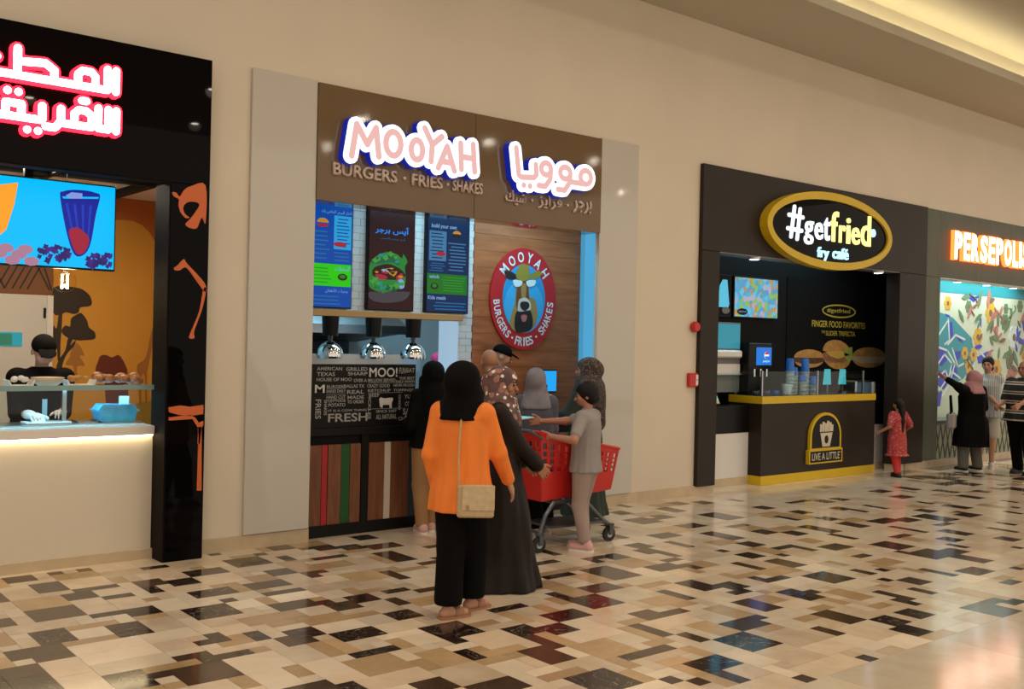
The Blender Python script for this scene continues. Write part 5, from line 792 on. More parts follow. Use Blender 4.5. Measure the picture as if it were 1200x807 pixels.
# ================================================================== PEOPLE
# continuous surfaces: distance fields of tapered limbs and lofts, blended and meshed with surface nets
def v3(*a): return np.array(a, float)
class Field:
    def __init__(s): s.ops = []
    def cap(s, a, b, ra, rb=None, k=.02, sub=False): s.ops.append(('cap', np.array(a, float), np.array(b, float), ra, ra if rb is None else rb, k, sub)); return s
    def ell(s, c, r, R=None, k=.02, sub=False): s.ops.append(('ell', np.array(c, float), np.array(r, float), R, 0, k, sub)); return s
    def loft(s, rings, k=.02, fold=None, sub=False): s.ops.append(('loft', np.array(rings, float), fold, None, 0, k, sub)); return s
    def bounds(s, op):
        if op[0] == 'cap': m = max(op[3], op[4]); return np.minimum(op[1], op[2])-m, np.maximum(op[1], op[2])+m
        if op[0] == 'ell': m = op[2].max(); return op[1]-m, op[1]+m
        r = op[1]; f = 1.25; return np.array([(r[:, 1]-r[:, 3]*f).min(), (r[:, 2]-r[:, 4]*f).min(), r[:, 0].min()]), np.array([(r[:, 1]+r[:, 3]*f).max(), (r[:, 2]+r[:, 4]*f).max(), r[:, 0].max()])
    def mesh(s, h, cut=None, smooth=1):
        lo = np.full(3, 9e9); hi = -lo
        for op in s.ops:
            if not op[6]: a, b = s.bounds(op); lo = np.minimum(lo, a); hi = np.maximum(hi, b)
        lo -= 3*h; hi += 3*h; n = np.ceil((hi-lo)/h).astype(int)+1
        D = np.full(n, .5, np.float32)
        ax = [lo[i]+h*np.arange(n[i]) for i in range(3)]
        for op in s.ops:
            a, b = s.bounds(op); k = op[5]; mrg = k+3*h
            i0 = np.maximum(0, np.floor((a-mrg-lo)/h).astype(int)); i1 = np.minimum(n, np.ceil((b+mrg-lo)/h).astype(int)+1)
            if (i1 <= i0).any(): continue
            sl = tuple(slice(i0[i], i1[i]) for i in range(3))
            X = ax[0][sl[0]][:, None, None]; Y = ax[1][sl[1]][None, :, None]; Z = ax[2][sl[2]][None, None, :]
            if op[0] == 'cap':
                A, B = op[1], op[2]; d = B-A; L = max(d@d, 1e-9)
                t = np.clip(((X-A[0])*d[0]+(Y-A[1])*d[1]+(Z-A[2])*d[2])/L, 0, 1)
                f = np.sqrt((X-A[0]-t*d[0])**2+(Y-A[1]-t*d[1])**2+(Z-A[2]-t*d[2])**2)-(op[3]+t*(op[4]-op[3]))
            elif op[0] == 'ell':
                P = [X-op[1][0], Y-op[1][1], Z-op[1][2]]; R = op[3]
                if R is not None: P = [P[0]*R[0][i]+P[1]*R[1][i]+P[2]*R[2][i] for i in range(3)]
                q = np.sqrt((P[0]/op[2][0])**2+(P[1]/op[2][1])**2+(P[2]/op[2][2])**2); g = np.sqrt((P[0]/op[2][0]**2)**2+(P[1]/op[2][1]**2)**2+(P[2]/op[2][2]**2)**2)
                f = q*(q-1)/np.maximum(g, 1e-6)
            else:
                r = op[1]; r = r[np.argsort(r[:, 0])]; zz = ax[2][sl[2]]
                ip = lambda c: np.interp(zz, r[:, 0], r[:, c])[None, None, :]
                cx, cy, rx, ry = ip(1), ip(2), ip(3), ip(4)
                x = (X-cx); y = (Y-cy); m = 1.0
                if op[2]:
                    nf, amp, ph, z0, z1 = op[2]; th = np.arctan2(y/ry, x/rx); ramp = np.clip((zz-z0)/(z1-z0), 0, 1)[None, None, :]
                    m = 1+amp*ramp*(np.sin(nf*th+ph+2.2*np.sin(zz*5+ph)[None, None, :])+.5*np.sin((nf*2+1)*th+ph*2.3))
                q = np.sqrt((x/rx)**2+(y/ry)**2)/m; f = (q-1)*np.minimum(rx, ry)
                f = np.maximum(f, np.maximum(Z-r[-1, 0], r[0, 0]-Z))
            W = D[sl]
            if op[6]: D[sl] = np.maximum(W, -f)
            else: hh = np.maximum(k-np.abs(W-f), 0)/max(k, 1e-6); D[sl] = np.minimum(W, f)-hh*hh*k*.25
        if cut is not None: D = np.maximum(D, (cut-ax[2])[None, None, :].astype(np.float32))
        return nets(D, lo, h)
def nets(D, lo, h):
    S = D < 0; c = S[:-1, :-1, :-1].astype(np.int8); n = np.zeros_like(c)
    for i in (0, 1):
        for j in (0, 1):
            for k in (0, 1): n += S[i:S.shape[0]-1+i, j:S.shape[1]-1+j, k:S.shape[2]-1+k]
    act = (n > 0) & (n < 8); idx = np.argwhere(act); ids = np.full(act.shape, -1, np.int64); ids[act] = np.arange(len(idx))
    acc = np.zeros((len(idx), 3)); cnt = np.zeros(len(idx)); cs = [(i, j, k) for i in (0, 1) for j in (0, 1) for k in (0, 1)]
    val = {c_: D[idx[:, 0]+c_[0], idx[:, 1]+c_[1], idx[:, 2]+c_[2]].astype(float) for c_ in cs}
    for a in cs:
        for ax_ in range(3):
            if a[ax_]: continue
            b = list(a); b[ax_] = 1; b = tuple(b); m = (val[a] < 0) != (val[b] < 0); t = val[a][m]/(val[a][m]-val[b][m])
            p = np.tile(np.array(a, float), (m.sum(), 1)); p[:, ax_] = t; acc[m] += p; cnt[m] += 1
    V = lo+h*(idx+acc/cnt[:, None]); F = []
    for ax_ in range(3):
        o = [q for q in range(3) if q != ax_]; sA = [slice(1, -1)]*3; sA[ax_] = slice(0, -1); sB = [slice(1, -1)]*3; sB[ax_] = slice(1, None)
        A = S[tuple(sA)]; B = S[tuple(sB)]; e = np.argwhere(A != B)
        if not len(e): continue
        flip = A[tuple(e.T)]; base = e.copy(); base[:, o[0]] += 1; base[:, o[1]] += 1
        def cell(d0, d1): q = base.copy(); q[:, o[0]] += d0; q[:, o[1]] += d1; return ids[q[:, 0], q[:, 1], q[:, 2]]
        quad = np.stack([cell(-1, -1), cell(0, -1), cell(0, 0), cell(-1, 0)], 1)
        if ax_ == 1: flip = ~flip
        quad[~flip] = quad[~flip][:, ::-1]; F.append(quad)
    return V, np.concatenate(F)
def fmesh(name, field, h, material, parent, cut=None):
    V, F = field.mesh(h, cut); F = F[(F >= 0).all(1)]
    me = bpy.data.meshes.new(name); me.vertices.add(len(V)); me.vertices.foreach_set('co', V.astype(np.float32).ravel())
    me.loops.add(len(F)*4); me.loops.foreach_set('vertex_index', F.astype(np.int32).ravel()); me.polygons.add(len(F)); me.polygons.foreach_set('loop_start', (np.arange(len(F))*4).astype(np.int32))
    me.update(calc_edges=True); me.validate(); return link(name, me, material, parent, True)
def ik(a, b, l1, l2, hint):
    a = np.array(a, float); b = np.array(b, float); d = b-a; L = np.linalg.norm(d); L2 = min(L, (l1+l2)*.995); d = d/L
    b = a+d*L2; x = (l1*l1-l2*l2+L2*L2)/(2*L2); y = math.sqrt(max(l1*l1-x*x, 0)); hv = np.array(hint, float); hv = hv-d*(hv@d); hv /= np.linalg.norm(hv)+1e-9
    return a+d*x+hv*y, b
mat('skin_light', (.52, .27, .17), .5, var=.05, vscale=20); mat('skin_tan', (.40, .19, .105), .5, var=.05, vscale=20); mat('skin_boy', (.42, .19, .12), .5); mat('eye_dark', (.01, .008, .008), .2); mat('lip', (.32, .10, .08), .5); mat('hair_black', (.004, .003, .003), .5, spec=.25, bump=.4, bscale=90)
class Person:
    """faces local -Y, left hand at +X; lengths are fractions of the height"""
    def __init__(p, label, loc, face, h, skin='skin_light', bw=1.0, hands=(None, None), feet=None, lean=0.0, turn=0.0, nod=0.0, vox=.009, palms=(None, None), cat='person', curl=.5, group=None, toe=(0, 0)):
        p.s = h; p.bw = bw; p.vox = vox; p.rz = math.atan2(face[0], -face[1]); p.loc = loc; p.skin = skin
        p.root = thing('person', label, cat, loc, p.rz, group); s = h; p.lean = lean
        c, q = math.cos(-p.rz), math.sin(-p.rz)
        loc_ = lambda w: v3((w[0]-loc[0])*c-(w[1]-loc[1])*q, (w[0]-loc[0])*q+(w[1]-loc[1])*c, w[2]-loc[2])
        L = lambda x, y, z: v3(x*s, y*s-lean*max(0, z-.53)*s, z*s); p.L = L
        p.sh = [L(.094*bw, .008, .800), L(-.094*bw, .008, .800)]; p.hip = [L(.05*bw, 0, .50), L(-.05*bw, 0, .50)]
        feet = feet or ((.065, .0), (-.065, .0)); p.foot = []
        for f, sg in zip(feet, (1, -1)):
            if len(f) == 3: w = loc_((f[0], f[1], 0)); p.foot.append(v3(w[0], w[1], .045*s))
            else: p.foot.append(v3(f[0]*s, f[1]*s, .045*s))
        p.fd = [v3(math.sin(math.radians(a_)), -math.cos(math.radians(a_)), 0) for a_ in toe]
        p.knee = []
        for i in (0, 1): kn, ft = ik(p.hip[i], p.foot[i], .230*s, .230*s, (0, -1, 0)); p.knee.append(kn)
        p.hand = []; p.elb = []
        for i, sg in ((0, 1), (1, -1)):
            t = hands[i]
            if t is None: w = v3(sg*.122*bw*s, -.03*s-lean*.02*s, .475*s)
            else: w = loc_(t)
            d = w-p.sh[i]; e, w = ik(p.sh[i], w, .172*s, .15*s, (sg*.22, .85, -.3)); p.elb.append(e); p.hand.append(w)
        # head frame
        ty, tx = math.radians(turn), math.radians(nod); Rz = np.array([[math.cos(ty), -math.sin(ty), 0], [math.sin(ty), math.cos(ty), 0], [0, 0, 1]]); Rx = np.array([[1, 0, 0], [0, math.cos(tx), -math.sin(tx)], [0, math.sin(tx), math.cos(tx)]])
        p.HR = Rz@Rx; p.hp = L(0, .0, .87); p.palms = palms; p.curl = curl
    def H(p, x, y, z): return p.hp+p.HR@(v3(x, y, z-.87)*p.s)
    def body(p):
        s, b, F = p.s, p.bw, Field(); L = p.L
        F.loft([(z*s, 0, cy*s-p.lean*max(0, z-.53)*s, rx*s*b, ry*s*b) for z, cy, rx, ry in ((.46, .0, .085, .06), (.50, .0, .095, .068), (.56, 0, .085, .06), (.61, -.003, .076, .055), (.68, -.003, .084, .06), (.74, 0, .092, .062), (.80, .006, .085, .048), (.835, .01, .035, .03))], k=.03)
        F.cap(p.sh[0], p.sh[1], .033*s, k=.03)
        for i in (0, 1):
            F.cap(p.hip[i], p.knee[i], .050*s*min(b, 1.12), .031*s, k=.03); F.cap(p.knee[i], p.foot[i], .034*s, .021*s, k=.02); F.cap(p.knee[i]*.8+p.foot[i]*.2+v3(0, .006*s, 0), p.knee[i]*.6+p.foot[i]*.4+v3(0, .006*s, 0), .029*s, k=.03)
            F.cap(p.foot[i]-p.fd[i]*.014*s+v3(0, 0, -.022*s), p.foot[i]+p.fd[i]*.078*s+v3(0, 0, -.028*s), .021*s, .016*s, k=.02)
            F.cap(p.sh[i], p.elb[i], .031*s*b, .023*s, k=.025); F.cap(p.elb[i], p.hand[i], .024*s, .015*s, k=.02); p.fhand(F, i)
        F.cap(L(0, .012, .82), p.H(0, .004, .89), .030*s, .029*s, k=.02)
        E = lambda c, r, k=.012: F.ell(p.H(*c), v3(*r)*s, p.HR, k)
        E((0, .006, .945), (.046, .057, .054)); E((0, -.018, .912), (.037, .037, .044), .02); E((0, -.030, .886), (.020, .022, .016), .015)
        E((0, -.046, .935), (.030, .010, .012), .01); E((.024, -.040, .912), (.014, .012, .016), .015); E((-.024, -.040, .912), (.014, .012, .016), .015)
        F.cap(p.H(0, -.054, .928), p.H(0, -.066, .909), .005*s, .0085*s, k=.008); E((0, -.0545, .893), (.014, .005, .006), .006)
        for g in (1, -1): E((g*.047, .006, .922), (.006, .014, .018), .006)
        o = fmesh('body', F, p.vox, p.skin, p.root)
        for g in (1, -1):
            m = MB(); c = p.H(g*.0175, -.0535, .928); m.ball(c, .0062*s, 6, 8); m.build('eye', 'eye_dark', o, True)
            m = MB(); m.cyl(p.H(g*.008, -.0575, .940), p.H(g*.027, -.052, .942), .0026*s, n=6); m.build('eyebrow', 'hair_black', o)
        m = MB(); m.cyl(p.H(-.012, -.0585, .893), p.H(.012, -.0585, .893), .003*s, n=6); m.build('mouth', 'lip', o)
        return p
    def fhand(p, F, i):
        s = p.s; w = p.hand[i]; d = w-p.elb[i]; d = d/np.linalg.norm(d); sg = (1, -1)[i]
        pm = p.palms[i]; n = np.array(pm, float) if pm is not None else v3(-sg*.9, .3, 0); n = n-d*(n@d); n /= np.linalg.norm(n)+1e-9
        a = np.cross(n, d)*sg                     # towards the thumb
        if a[1] > 0 and pm is None: a = -a
        z = s; c = p.curl
        for j, (o_, ln) in enumerate(((.020, .043), (.0067, .049), (-.0067, .046), (-.020, .036))):
            k0 = w+d*.012*z+a*o_*.7*z; k1 = w+d*.055*z+a*o_*z
            F.cap(k0, k1, .0085*z, .0072*z, k=.006)
            d2 = d*math.cos(c*.8)+n*math.sin(c*.8); k2 = k1+d2*ln*.5*z; d3 = d*math.cos(c*1.8)+n*math.sin(c*1.8)
            F.cap(k1, k2, .0052*z, .0048*z, k=.002); F.cap(k2, k2+d3*ln*.5*z, .0047*z, .004*z, k=.002)
        t0 = w+d*.014*z+a*.018*z; t1 = w+d*.036*z+a*.036*z+n*.008*z; F.cap(t0, t1, .0085*z, .0062*z, k=.006); F.cap(t1, t1+(d*.8+a*.25+n*.3)*.026*z, .0058*z, .005*z, k=.002)
    def top(p, name, m_, hem=.47, sleeve=1.0, inf=.012, loose=.0, flare=0.0, folds=(9, .035, 0.4), vox=None, neck=.838, srad=1.0):
        s, b, F = p.s, p.bw, Field(); e = inf+loose
        R = [(.56, 0, .098, .075), (.61, 0, .094, .072), (.68, 0, .097, .075), (.74, 0, .100, .076), (.79, .006, .092, .062), (.815, .008, .070, .052), (neck+.012, .010, .040, .038)]
        R = [(z, cy, rx+e*.5*(z < .8), ry+e*.5*(z < .8)) for z, cy, rx, ry in R]
        if hem < .5: R = [(hem, 0, .100+e+flare, .078+e+flare), (.50, 0, .100+e*.8+flare*.5, .077+e*.8+flare*.5)]+R
        elif hem < .56: R = [(hem, 0, .098+e, .075+e)]+R
        F.loft([(z*s, 0, cy*s-p.lean*max(0, z-.53)*s, rx*s*b, ry*s*b) for z, cy, rx, ry in R], k=.02, fold=(folds[0], folds[1], folds[2], .8*s, hem*s) if folds else None)
        F.cap(p.sh[0]*v3(.9, 1, 1), p.sh[1]*v3(.9, 1, 1), .040*s, k=.03)
        for i in (0, 1):
            F.cap(p.sh[i], p.sh[i]+(p.elb[i]-p.sh[i])*min(1, sleeve*2), .040*s*b*srad, .034*s*b*srad, k=.03)
            if sleeve > .5: F.cap(p.elb[i], p.elb[i]+(p.hand[i]-p.elb[i])*min(1, (sleeve-.5)*2*.97), .034*s*srad, .026*s*srad, k=.02)
        return fmesh(name, F, vox or p.vox, m_, p.root)
    def trousers(p, name, m_, w=(.060, .046, .036), hem=.05, top=.56, vox=None):
        s, b, F = p.s, p.bw, Field()
        F.loft([(z*s, 0, 0, rx*s*b, ry*s*b) for z, rx, ry in ((.455, .085, .066), (.50, .102, .076), (top, .092, .069))], k=.03)
        for i in (0, 1):
            a = p.foot[i]; kn = p.knee[i]
            if hem < .27: F.cap(p.hip[i]-v3(0, 0, .02*s), kn, w[0]*s*b, w[1]*s, k=.03); t = (hem-.045)/(.275-.045); F.cap(kn, a+(kn-a)*max(t, 0), w[1]*s, w[2]*s, k=.02)
            else: t = (hem-.275)/(.50-.275); F.cap(p.hip[i]-v3(0, 0, .02*s), kn+(p.hip[i]-kn)*t, w[0]*s*b, w[1]*s, k=.03)
        return fmesh(name, F, vox or p.vox, m_, p.root, cut=hem*s-.02*s)
    def dress(p, name, m_, hem=.015, rx=.16, ry=.15, drift=0.0, folds=(7, .06, .3), sleeves=True, vox=None):
        s, b, F = p.s, p.bw, Field()
        R = [(hem, drift, rx, ry), (.12, drift*.6, rx*.86, ry*.86), (.3, drift*.3, rx*.78, ry*.74), (.50, 0, .115, .092), (.61, 0, .098, .078), (.74, 0, .108, .082), (.80, .006, .10, .062), (.838, .01, .042, .04)]
        R = [r for r in R if r[0] >= hem]
        F.loft([(z*s, 0, cy*s-p.lean*max(0, z-.53)*s, a*s*b, c*s*b) for z, cy, a, c in R], k=.02, fold=(folds[0], folds[1], folds[2], .62*s, hem*s))
        F.cap(p.sh[0]*v3(.9, 1, 1), p.sh[1]*v3(.9, 1, 1), .042*s, k=.03)
        if sleeves:
            for i in (0, 1): F.cap(p.sh[i], p.elb[i], .043*s*b, .040*s*b, k=.03); F.cap(p.elb[i], p.elb[i]+(p.hand[i]-p.elb[i])*.93, .040*s, .036*s, k=.02)
        return fmesh(name, F, vox or p.vox, m_, p.root)
    def hijab(p, m_, drape=.72, back=.0, side=0.0, vox=None, wide=1.0, bun=True, vol=1.0):
        s, F = p.s, Field(); E = lambda c, r, k=.015, sub=False: F.ell(p.H(*c), v3(*r)*s, p.HR, k, sub)
        g = vol
        E((0, .014, .942), (.060*g, .072*g, .066)); E((0, .010, .895), (.062*g, .066*g, .060), .03)
        if bun: E((0, .062*g, .925), (.044*g, .038, .046), .03)
        z0 = drape; R = [(z0, .008, .104*wide, .092), (.775, .010, .112*wide, .090), (.81, .010, .102*wide, .080), (.845, .008, .078*g, .070), (.885, .004, .062*g, .064)]
        F.loft([(z*s, 0, cy*s-p.lean*max(0, z-.53)*s, rx*s*p.bw, ry*s*p.bw) for z, cy, rx, ry in R], k=.03, fold=(6, .04, 1.0, .86*s, z0*s))
        if back: F.cap(p.L(0, .055, .82), p.L(0, .070, back), .062*s, .055*s, k=.04)
        if side: F.cap(p.L(.085, .0, .80), p.L(.110, -.02, side), .046*s, .026*s, k=.03)
        E((0, -.104, .913), (.080, .088, .049), .0, True)
        return fmesh('headscarf', F, vox or p.vox, m_, p.root)
    def hair(p, m_='hair_black', long=None, bald=False, vox=None, vol=1.04):
        s, F = p.s, Field(); E = lambda c, r, k=.012, sub=False: F.ell(p.H(*c), v3(*r)*s, p.HR, k, sub)
        E((0, .012, .952), (.051*vol, .062*vol, .057*vol)); E((0, .034, .910), (.045*vol, .044*vol, .044), .02)
        if long:
            pts = [(0, .055, .93), (0, .070, .84), (0, .078, .72), (0, .074, long)]
            for q in range(3): F.cap(p.L(*pts[q]), p.L(*pts[q+1]), (.036, .034, .030)[q]*s, (.034, .030, .016)[q]*s, k=.03)
        E((0, -.085, .915), (.052, .075, .050), 0, True)
        return fmesh('hair', F, vox or p.vox, m_, p.root)
    def cap(p, m_, vox=None):
        s, F = p.s, Field(); E = lambda c, r, k=.004, sub=False: F.ell(p.H(*c), v3(*r)*s, p.HR, k, sub)
        E((0, .006, .955), (.054, .065, .052)); E((0, .006, .905), (.075, .085, .050), 0, True)
        o = fmesh('cap_crown', F, vox or p.vox*.8, m_, p.root)
        F = Field(); F.ell(p.H(0, -.072, .958), v3(.040, .040, .006)*s, p.HR@np.array([[1, 0, 0], [0, .97, -.24], [0, .24, .97]]), 0); fmesh('cap_brim', F, .005, m_, p.root)
        return o
    def footslab(p, i, w, z0, z1, l0=.108, l1=.042):
        s = p.s; f = p.foot[i]; d = p.fd[i]; q = v3(-d[1], d[0], 0); pts = []
        for u, v in ((-l1, -.7), (-l1*.6, -1), (l0*.55, -1.05), (l0*.9, -.8), (l0, -.3), (l0, .3), (l0*.9, .8), (l0*.55, 1.05), (-l1*.6, 1), (-l1, .7)): pts.append(f+d*u*s+q*v*w*s)
        n = len(pts); m = MB(); return m.add([(a[0], a[1], z0) for a in pts]+[(a[0], a[1], z1) for a in pts], [tuple(range(n-1, -1, -1)), tuple(range(n, 2*n))]+[(k, (k+1) % n, n+(k+1) % n, n+k) for k in range(n)])
    def shoes(p, m_, sole='white_matte', up=.0):
        s = p.s
        for i in (0, 1):
            F = Field(); f = p.foot[i]; d = p.fd[i]; F.cap(f-d*.022*s+v3(0, 0, -.020*s), f+d*.085*s+v3(0, 0, -.024*s), .027*s, .022*s, k=.01); F.cap(f-d*.016*s+v3(0, 0, -.01*s), f-d*.010*s+v3(0, 0, .012*s+up*s), .026*s, .025*s, k=.02)
            o = fmesh('shoe', F, .006, m_, p.root, cut=.006)
            p.footslab(i, .026, 0, .011*s, .110, .050).build('sole', sole, o)
    def sandals(p, m_):
        s = p.s
        for i in (0, 1):
            f = p.foot[i]; d = p.fd[i]; o = p.footslab(i, .027, 0, .010*s, .104, .040).build('sandal', m_, p.root)
            F = Field(); c = f+d*.045*s; F.ell((c[0], c[1], .018*s), v3(.029, .029, .026)*s, None, 0); F.ell((c[0], c[1], -.01), (.2, .2, .012), None, 0, True); fmesh('strap', F, .005, m_, o)
            MB().tube([f-d*.036*s+v3(0, 0, -.03*s), f-d*.034*s+v3(0, 0, -.008*s)], .006).build('heel_strap', m_, o)
# fabrics
mat('orange_cloth', (.88, .225, .028), .75, var=.10, vscale=6, bump=.8, bscale=11, stretch=(1.5, 1.5, .35)); mat('black_cloth', (.0025, .0022, .0024), .85, var=.2, vscale=5, spec=.12); mat('brown_abaya', (.010, .0055, .0038), .5, var=.25, vscale=5, spec=.22, bump=.9, bscale=8, stretch=(1.6, 1.6, .8)); mat('tan_cloth', (.33, .175, .07), .8, var=.06, vscale=8); mat('navy_cloth', (.014, .016, .022), .8, spec=.2)
mat('grey_tee', (.30, .27, .26), .8, var=.06, vscale=6); mat('pale_trousers', (.36, .27, .24), .8, var=.05); mat('pink_shoe', (.62, .36, .33), .6); mat('white_shoe', (.62, .55, .53), .6); mat('bluegrey_cloth', (.075, .085, .115), .8, var=.1, vscale=6); mat('bluegrey_scarf', (.20, .185, .22), .8, var=.15, vscale=12); mat('green_cloth', (.018, .032, .024), .8); mat('red_trousers', (.55, .03, .03), .8); mat('pink_scarf', (.42, .20, .22), .8, var=.08); mat('grey_trousers', (.10, .095, .08), .8); mat('cream_cloth', (.50, .45, .38), .8); mat('sandal_tan', (.34, .16, .09), .6); mat('pink_cap', (.75, .03, .14), .7); mat('glove_white', (.68, .66, .64), .5); mat('dark_shoe', (.008, .006, .006), .5)
spots_mat('floral_scarf', (.09, .05, .045), [((.36, .17, .13), .8), ((.78, .72, .66), .95)], 26, .8, .46, (.16, .085, .085)); spots_mat('speckled_scarf', (.030, .024, .018), [((.20, .12, .07), 1.6), ((.26, .24, .20), 1.9)], 30, .8, .30, (.05, .035, .03)); spots_mat('red_floral', (.38, .035, .04), [((.50, .30, .27), 1.3), ((.22, .05, .10), .9)], 30, .8, .30, (.44, .06, .05))
stripes_mat('blue_striped_shirt', [(0, (.46, .47, .47)), (.62, (.22, .26, .30))], .028, 0); stripes_mat('striped_polo', [(0, (.010, .009, .009)), (.55, (.55, .50, .45)), (.66, (.012, .010, .010)), (.78, (.40, .33, .27)), (.92, (.012, .01, .01))], .135, 2)
# --- woman in orange
p = Person('woman from behind in an orange tunic, black trousers and black headscarf', (3.89, -2.60, 0), (.84, .54), 1.61, bw=1.0, hands=((3.82, -2.42, .80), (4.23, -2.68, .80)), feet=((3.78, -2.63, 0), (4.02, -2.55, 0)), vox=.006, curl=.35, toe=(-38, -30), turn=-8)
p.body(); p.top('tunic', 'orange_cloth', hem=.415, sleeve=.97, loose=.016, flare=.004, folds=(7, .04, .4), srad=1.05, vox=.007); p.trousers('trousers', 'black_cloth', w=(.064, .056, .056), hem=.075, vox=.009); p.hijab('black_cloth', drape=.79, wide=.86, side=.69, vox=.006, vol=1.12); p.sandals('sandal_tan')
bg = thing('handbag', 'beige clutch bag hanging from a thin strap at the orange tunic', 'handbag', (3.85, -2.80, .655), math.radians(-36)); mat('bag_beige', (.50, .36, .20), .5, var=.1, vscale=30); mat('bag_flap', (.56, .42, .25), .5, var=.12, vscale=25)
MB().bbox(-.115, .115, -.035, .035, 0, .20, .012).build('bag_body', 'bag_beige', bg); MB().bbox(-.085, .117, -.043, -.035, .045, .203, .004).build('flap', 'bag_flap', bg); MB().bbox(-.06, -.04, -.046, -.043, .05, .08, .002).build('clasp', 'brass_trim', bg)
MB().tube([(-.105, .0, .19), (-.112, .01, .36), (-.105, .015, .52), (-.10, .02, .60), (-.095, .07, .64)], .006, 6).build('strap', 'bag_beige', bg)
# --- woman in brown abaya
p = Person('woman in profile wearing a long dark brown abaya and spotted headscarf', (4.56, -2.16, 0), (.74, -.67), 1.56, skin='skin_tan', bw=1.12, hands=((4.86, -2.06, .86), (4.84, -2.35, .77)), vox=.006, turn=-14, nod=6, curl=.7)
p.body(); p.dress('abaya', 'brown_abaya', hem=.004, rx=.148, ry=.175, drift=.0, folds=(6, .06, 1.2), vox=.008); p.hijab('floral_scarf', drape=.735, wide=.92, vox=.006, vol=1.08); p.shoes('dark_shoe', 'dark_shoe')
# --- boy
p = Person('boy in a grey T-shirt and pale trousers leaning over the cart', (5.97, -1.56, 0), (-.42, .90), 1.41, skin='skin_boy', bw=1.02, hands=((5.62, -1.50, .97), (5.72, -1.22, 1.07)), feet=((5.93, -1.62, 0), (6.03, -1.50, 0)), vox=.006, turn=24, nod=8, curl=.9)
p.body(); p.top('t_shirt', 'grey_tee', hem=.47, sleeve=.36, loose=.006, folds=(7, .03, .2), vox=.008); p.trousers('trousers', 'pale_trousers', w=(.060, .044, .037), hem=.075, vox=.009); p.hair(vox=.006, vol=1.16); p.shoes('pink_shoe', 'white_matte')
ph = thing('tablet', 'glowing cyan tablet held out by the boy over the cart', 'tablet', (5.58, -1.17, 1.095), math.radians(20)); emat('tablet_glow', (.15, .75, .85), .8); MB().bbox(-.11, .11, -.07, .07, 0, .012, .004).build('casing', 'white_gloss', ph); box('display', 'tablet_glow', ph, -.10, .10, -.06, .06, .012, .0135)
# --- woman in tan trousers
p = Person('woman in a long black headscarf and tan trousers at the lettered panel', (5.31, -.22, 0), (.25, .97), 1.55, hands=((5.20, .01, 1.0), (5.48, .01, 1.0)), feet=((5.24, -.21, 0), (5.36, -.15, 0)), vox=.009)
p.body(); p.top('black_top', 'black_cloth', hem=.50, sleeve=.95, loose=.02); p.trousers('trousers', 'tan_cloth', w=(.066, .050, .038), hem=.055); p.hijab('black_cloth', drape=.68, wide=.95, back=.64, vol=1.08); p.shoes('pink_shoe', 'white_matte')
# --- bald customer
p = Person('bald man in a dark shirt queuing behind the orange tunic', (5.93, -.27, 0), (.45, .89), 1.67, skin='skin_tan', hands=((5.83, -.04, .98), (6.16, -.10, .95)), vox=.009, nod=14)
p.body(); p.top('dark_shirt', 'navy_cloth', hem=.48, sleeve=.95, loose=.012); p.trousers('trousers', 'black_cloth'); p.shoes('dark_shoe', 'dark_shoe')
# --- man with black cap behind the counter
p = Person('man in a black cap and black shirt against the wooden wall', (6.98, .90, 0), (.85, -.52), 1.71, skin='skin_light', hands=((7.20, .62, .99), (6.92, .60, .99)), vox=.009, nod=18)
p.body(); p.top('black_shirt', 'black_cloth', hem=.50, sleeve=.9); p.trousers('trousers', 'black_cloth'); p.cap('black_cloth'); p.shoes('dark_shoe', 'dark_shoe')
# --- kitchen worker
p = Person('kitchen worker in a pink cap behind the hatch', (6.80, 1.80, 0), (-.5, -.85), 1.60, hands=(None, None), vox=.010, nod=15)
p.body(); p.top('black_shirt', 'black_cloth', hem=.50, sleeve=.4); p.trousers('trousers', 'black_cloth'); p.cap('pink_cap'); p.shoes('dark_shoe', 'dark_shoe')
# --- woman with blue-grey scarf
p = Person('woman in a blue-grey headscarf and dark blue top behind the cart', (6.02, -.84, 0), (.62, .78), 1.51, hands=((6.06, -.56, .98), (6.28, -.70, .95)), feet=((6.06, -.86, 0), (6.20, -.82, 0)), vox=.009, turn=-10)
p.body(); p.top('blue_top', 'bluegrey_cloth', hem=.40, sleeve=.97, loose=.02, flare=.01); p.trousers('trousers', 'black_cloth', w=(.062, .05, .046), hem=.06); p.hijab('bluegrey_scarf', drape=.76); p.shoes('white_shoe', 'white_matte')
# --- woman with speckled scarf
p = Person('woman in a speckled dark headscarf and green dress beside the off-white panel', (7.02, -.45, 0), (-.55, .83), 1.60, hands=((6.68, -.25, 1.04), (6.90, -.13, 1.0)), vox=.009, bw=1.15, turn=8)
p.body(); p.dress('green_dress', 'green_cloth', hem=.03, rx=.13, ry=.13); p.hijab('speckled_scarf', drape=.70, back=.60, wide=1.0, vol=1.12); p.shoes('dark_shoe', 'dark_shoe')
# --- little girl
p = Person('little girl with a long black ponytail in a red flowered dress', (13.08, -.33, 0), (.2, .98), 1.07, skin='skin_tan', bw=1.12, hands=((12.86, -.20, .62), (13.33, -.30, .62)), feet=((.045, .06), (-.045, -.02)), vox=.008)
p.body(); F_ = p.dress('dress', 'red_floral', hem=.27, rx=.155, ry=.125, folds=(8, .05, .3), sleeves=False); p.trousers('trousers', 'red_trousers', w=(.060, .048, .040), hem=.07); p.hair(long=.52); p.shoes('dark_shoe', 'dark_shoe')
F = Field()
for i in (0, 1): F = Field(); F.cap(p.sh[i], p.sh[i]+(p.elb[i]-p.sh[i])*.8, .05*p.s, .045*p.s); fmesh('puff_sleeve', F, .008, 'red_floral', p.root)
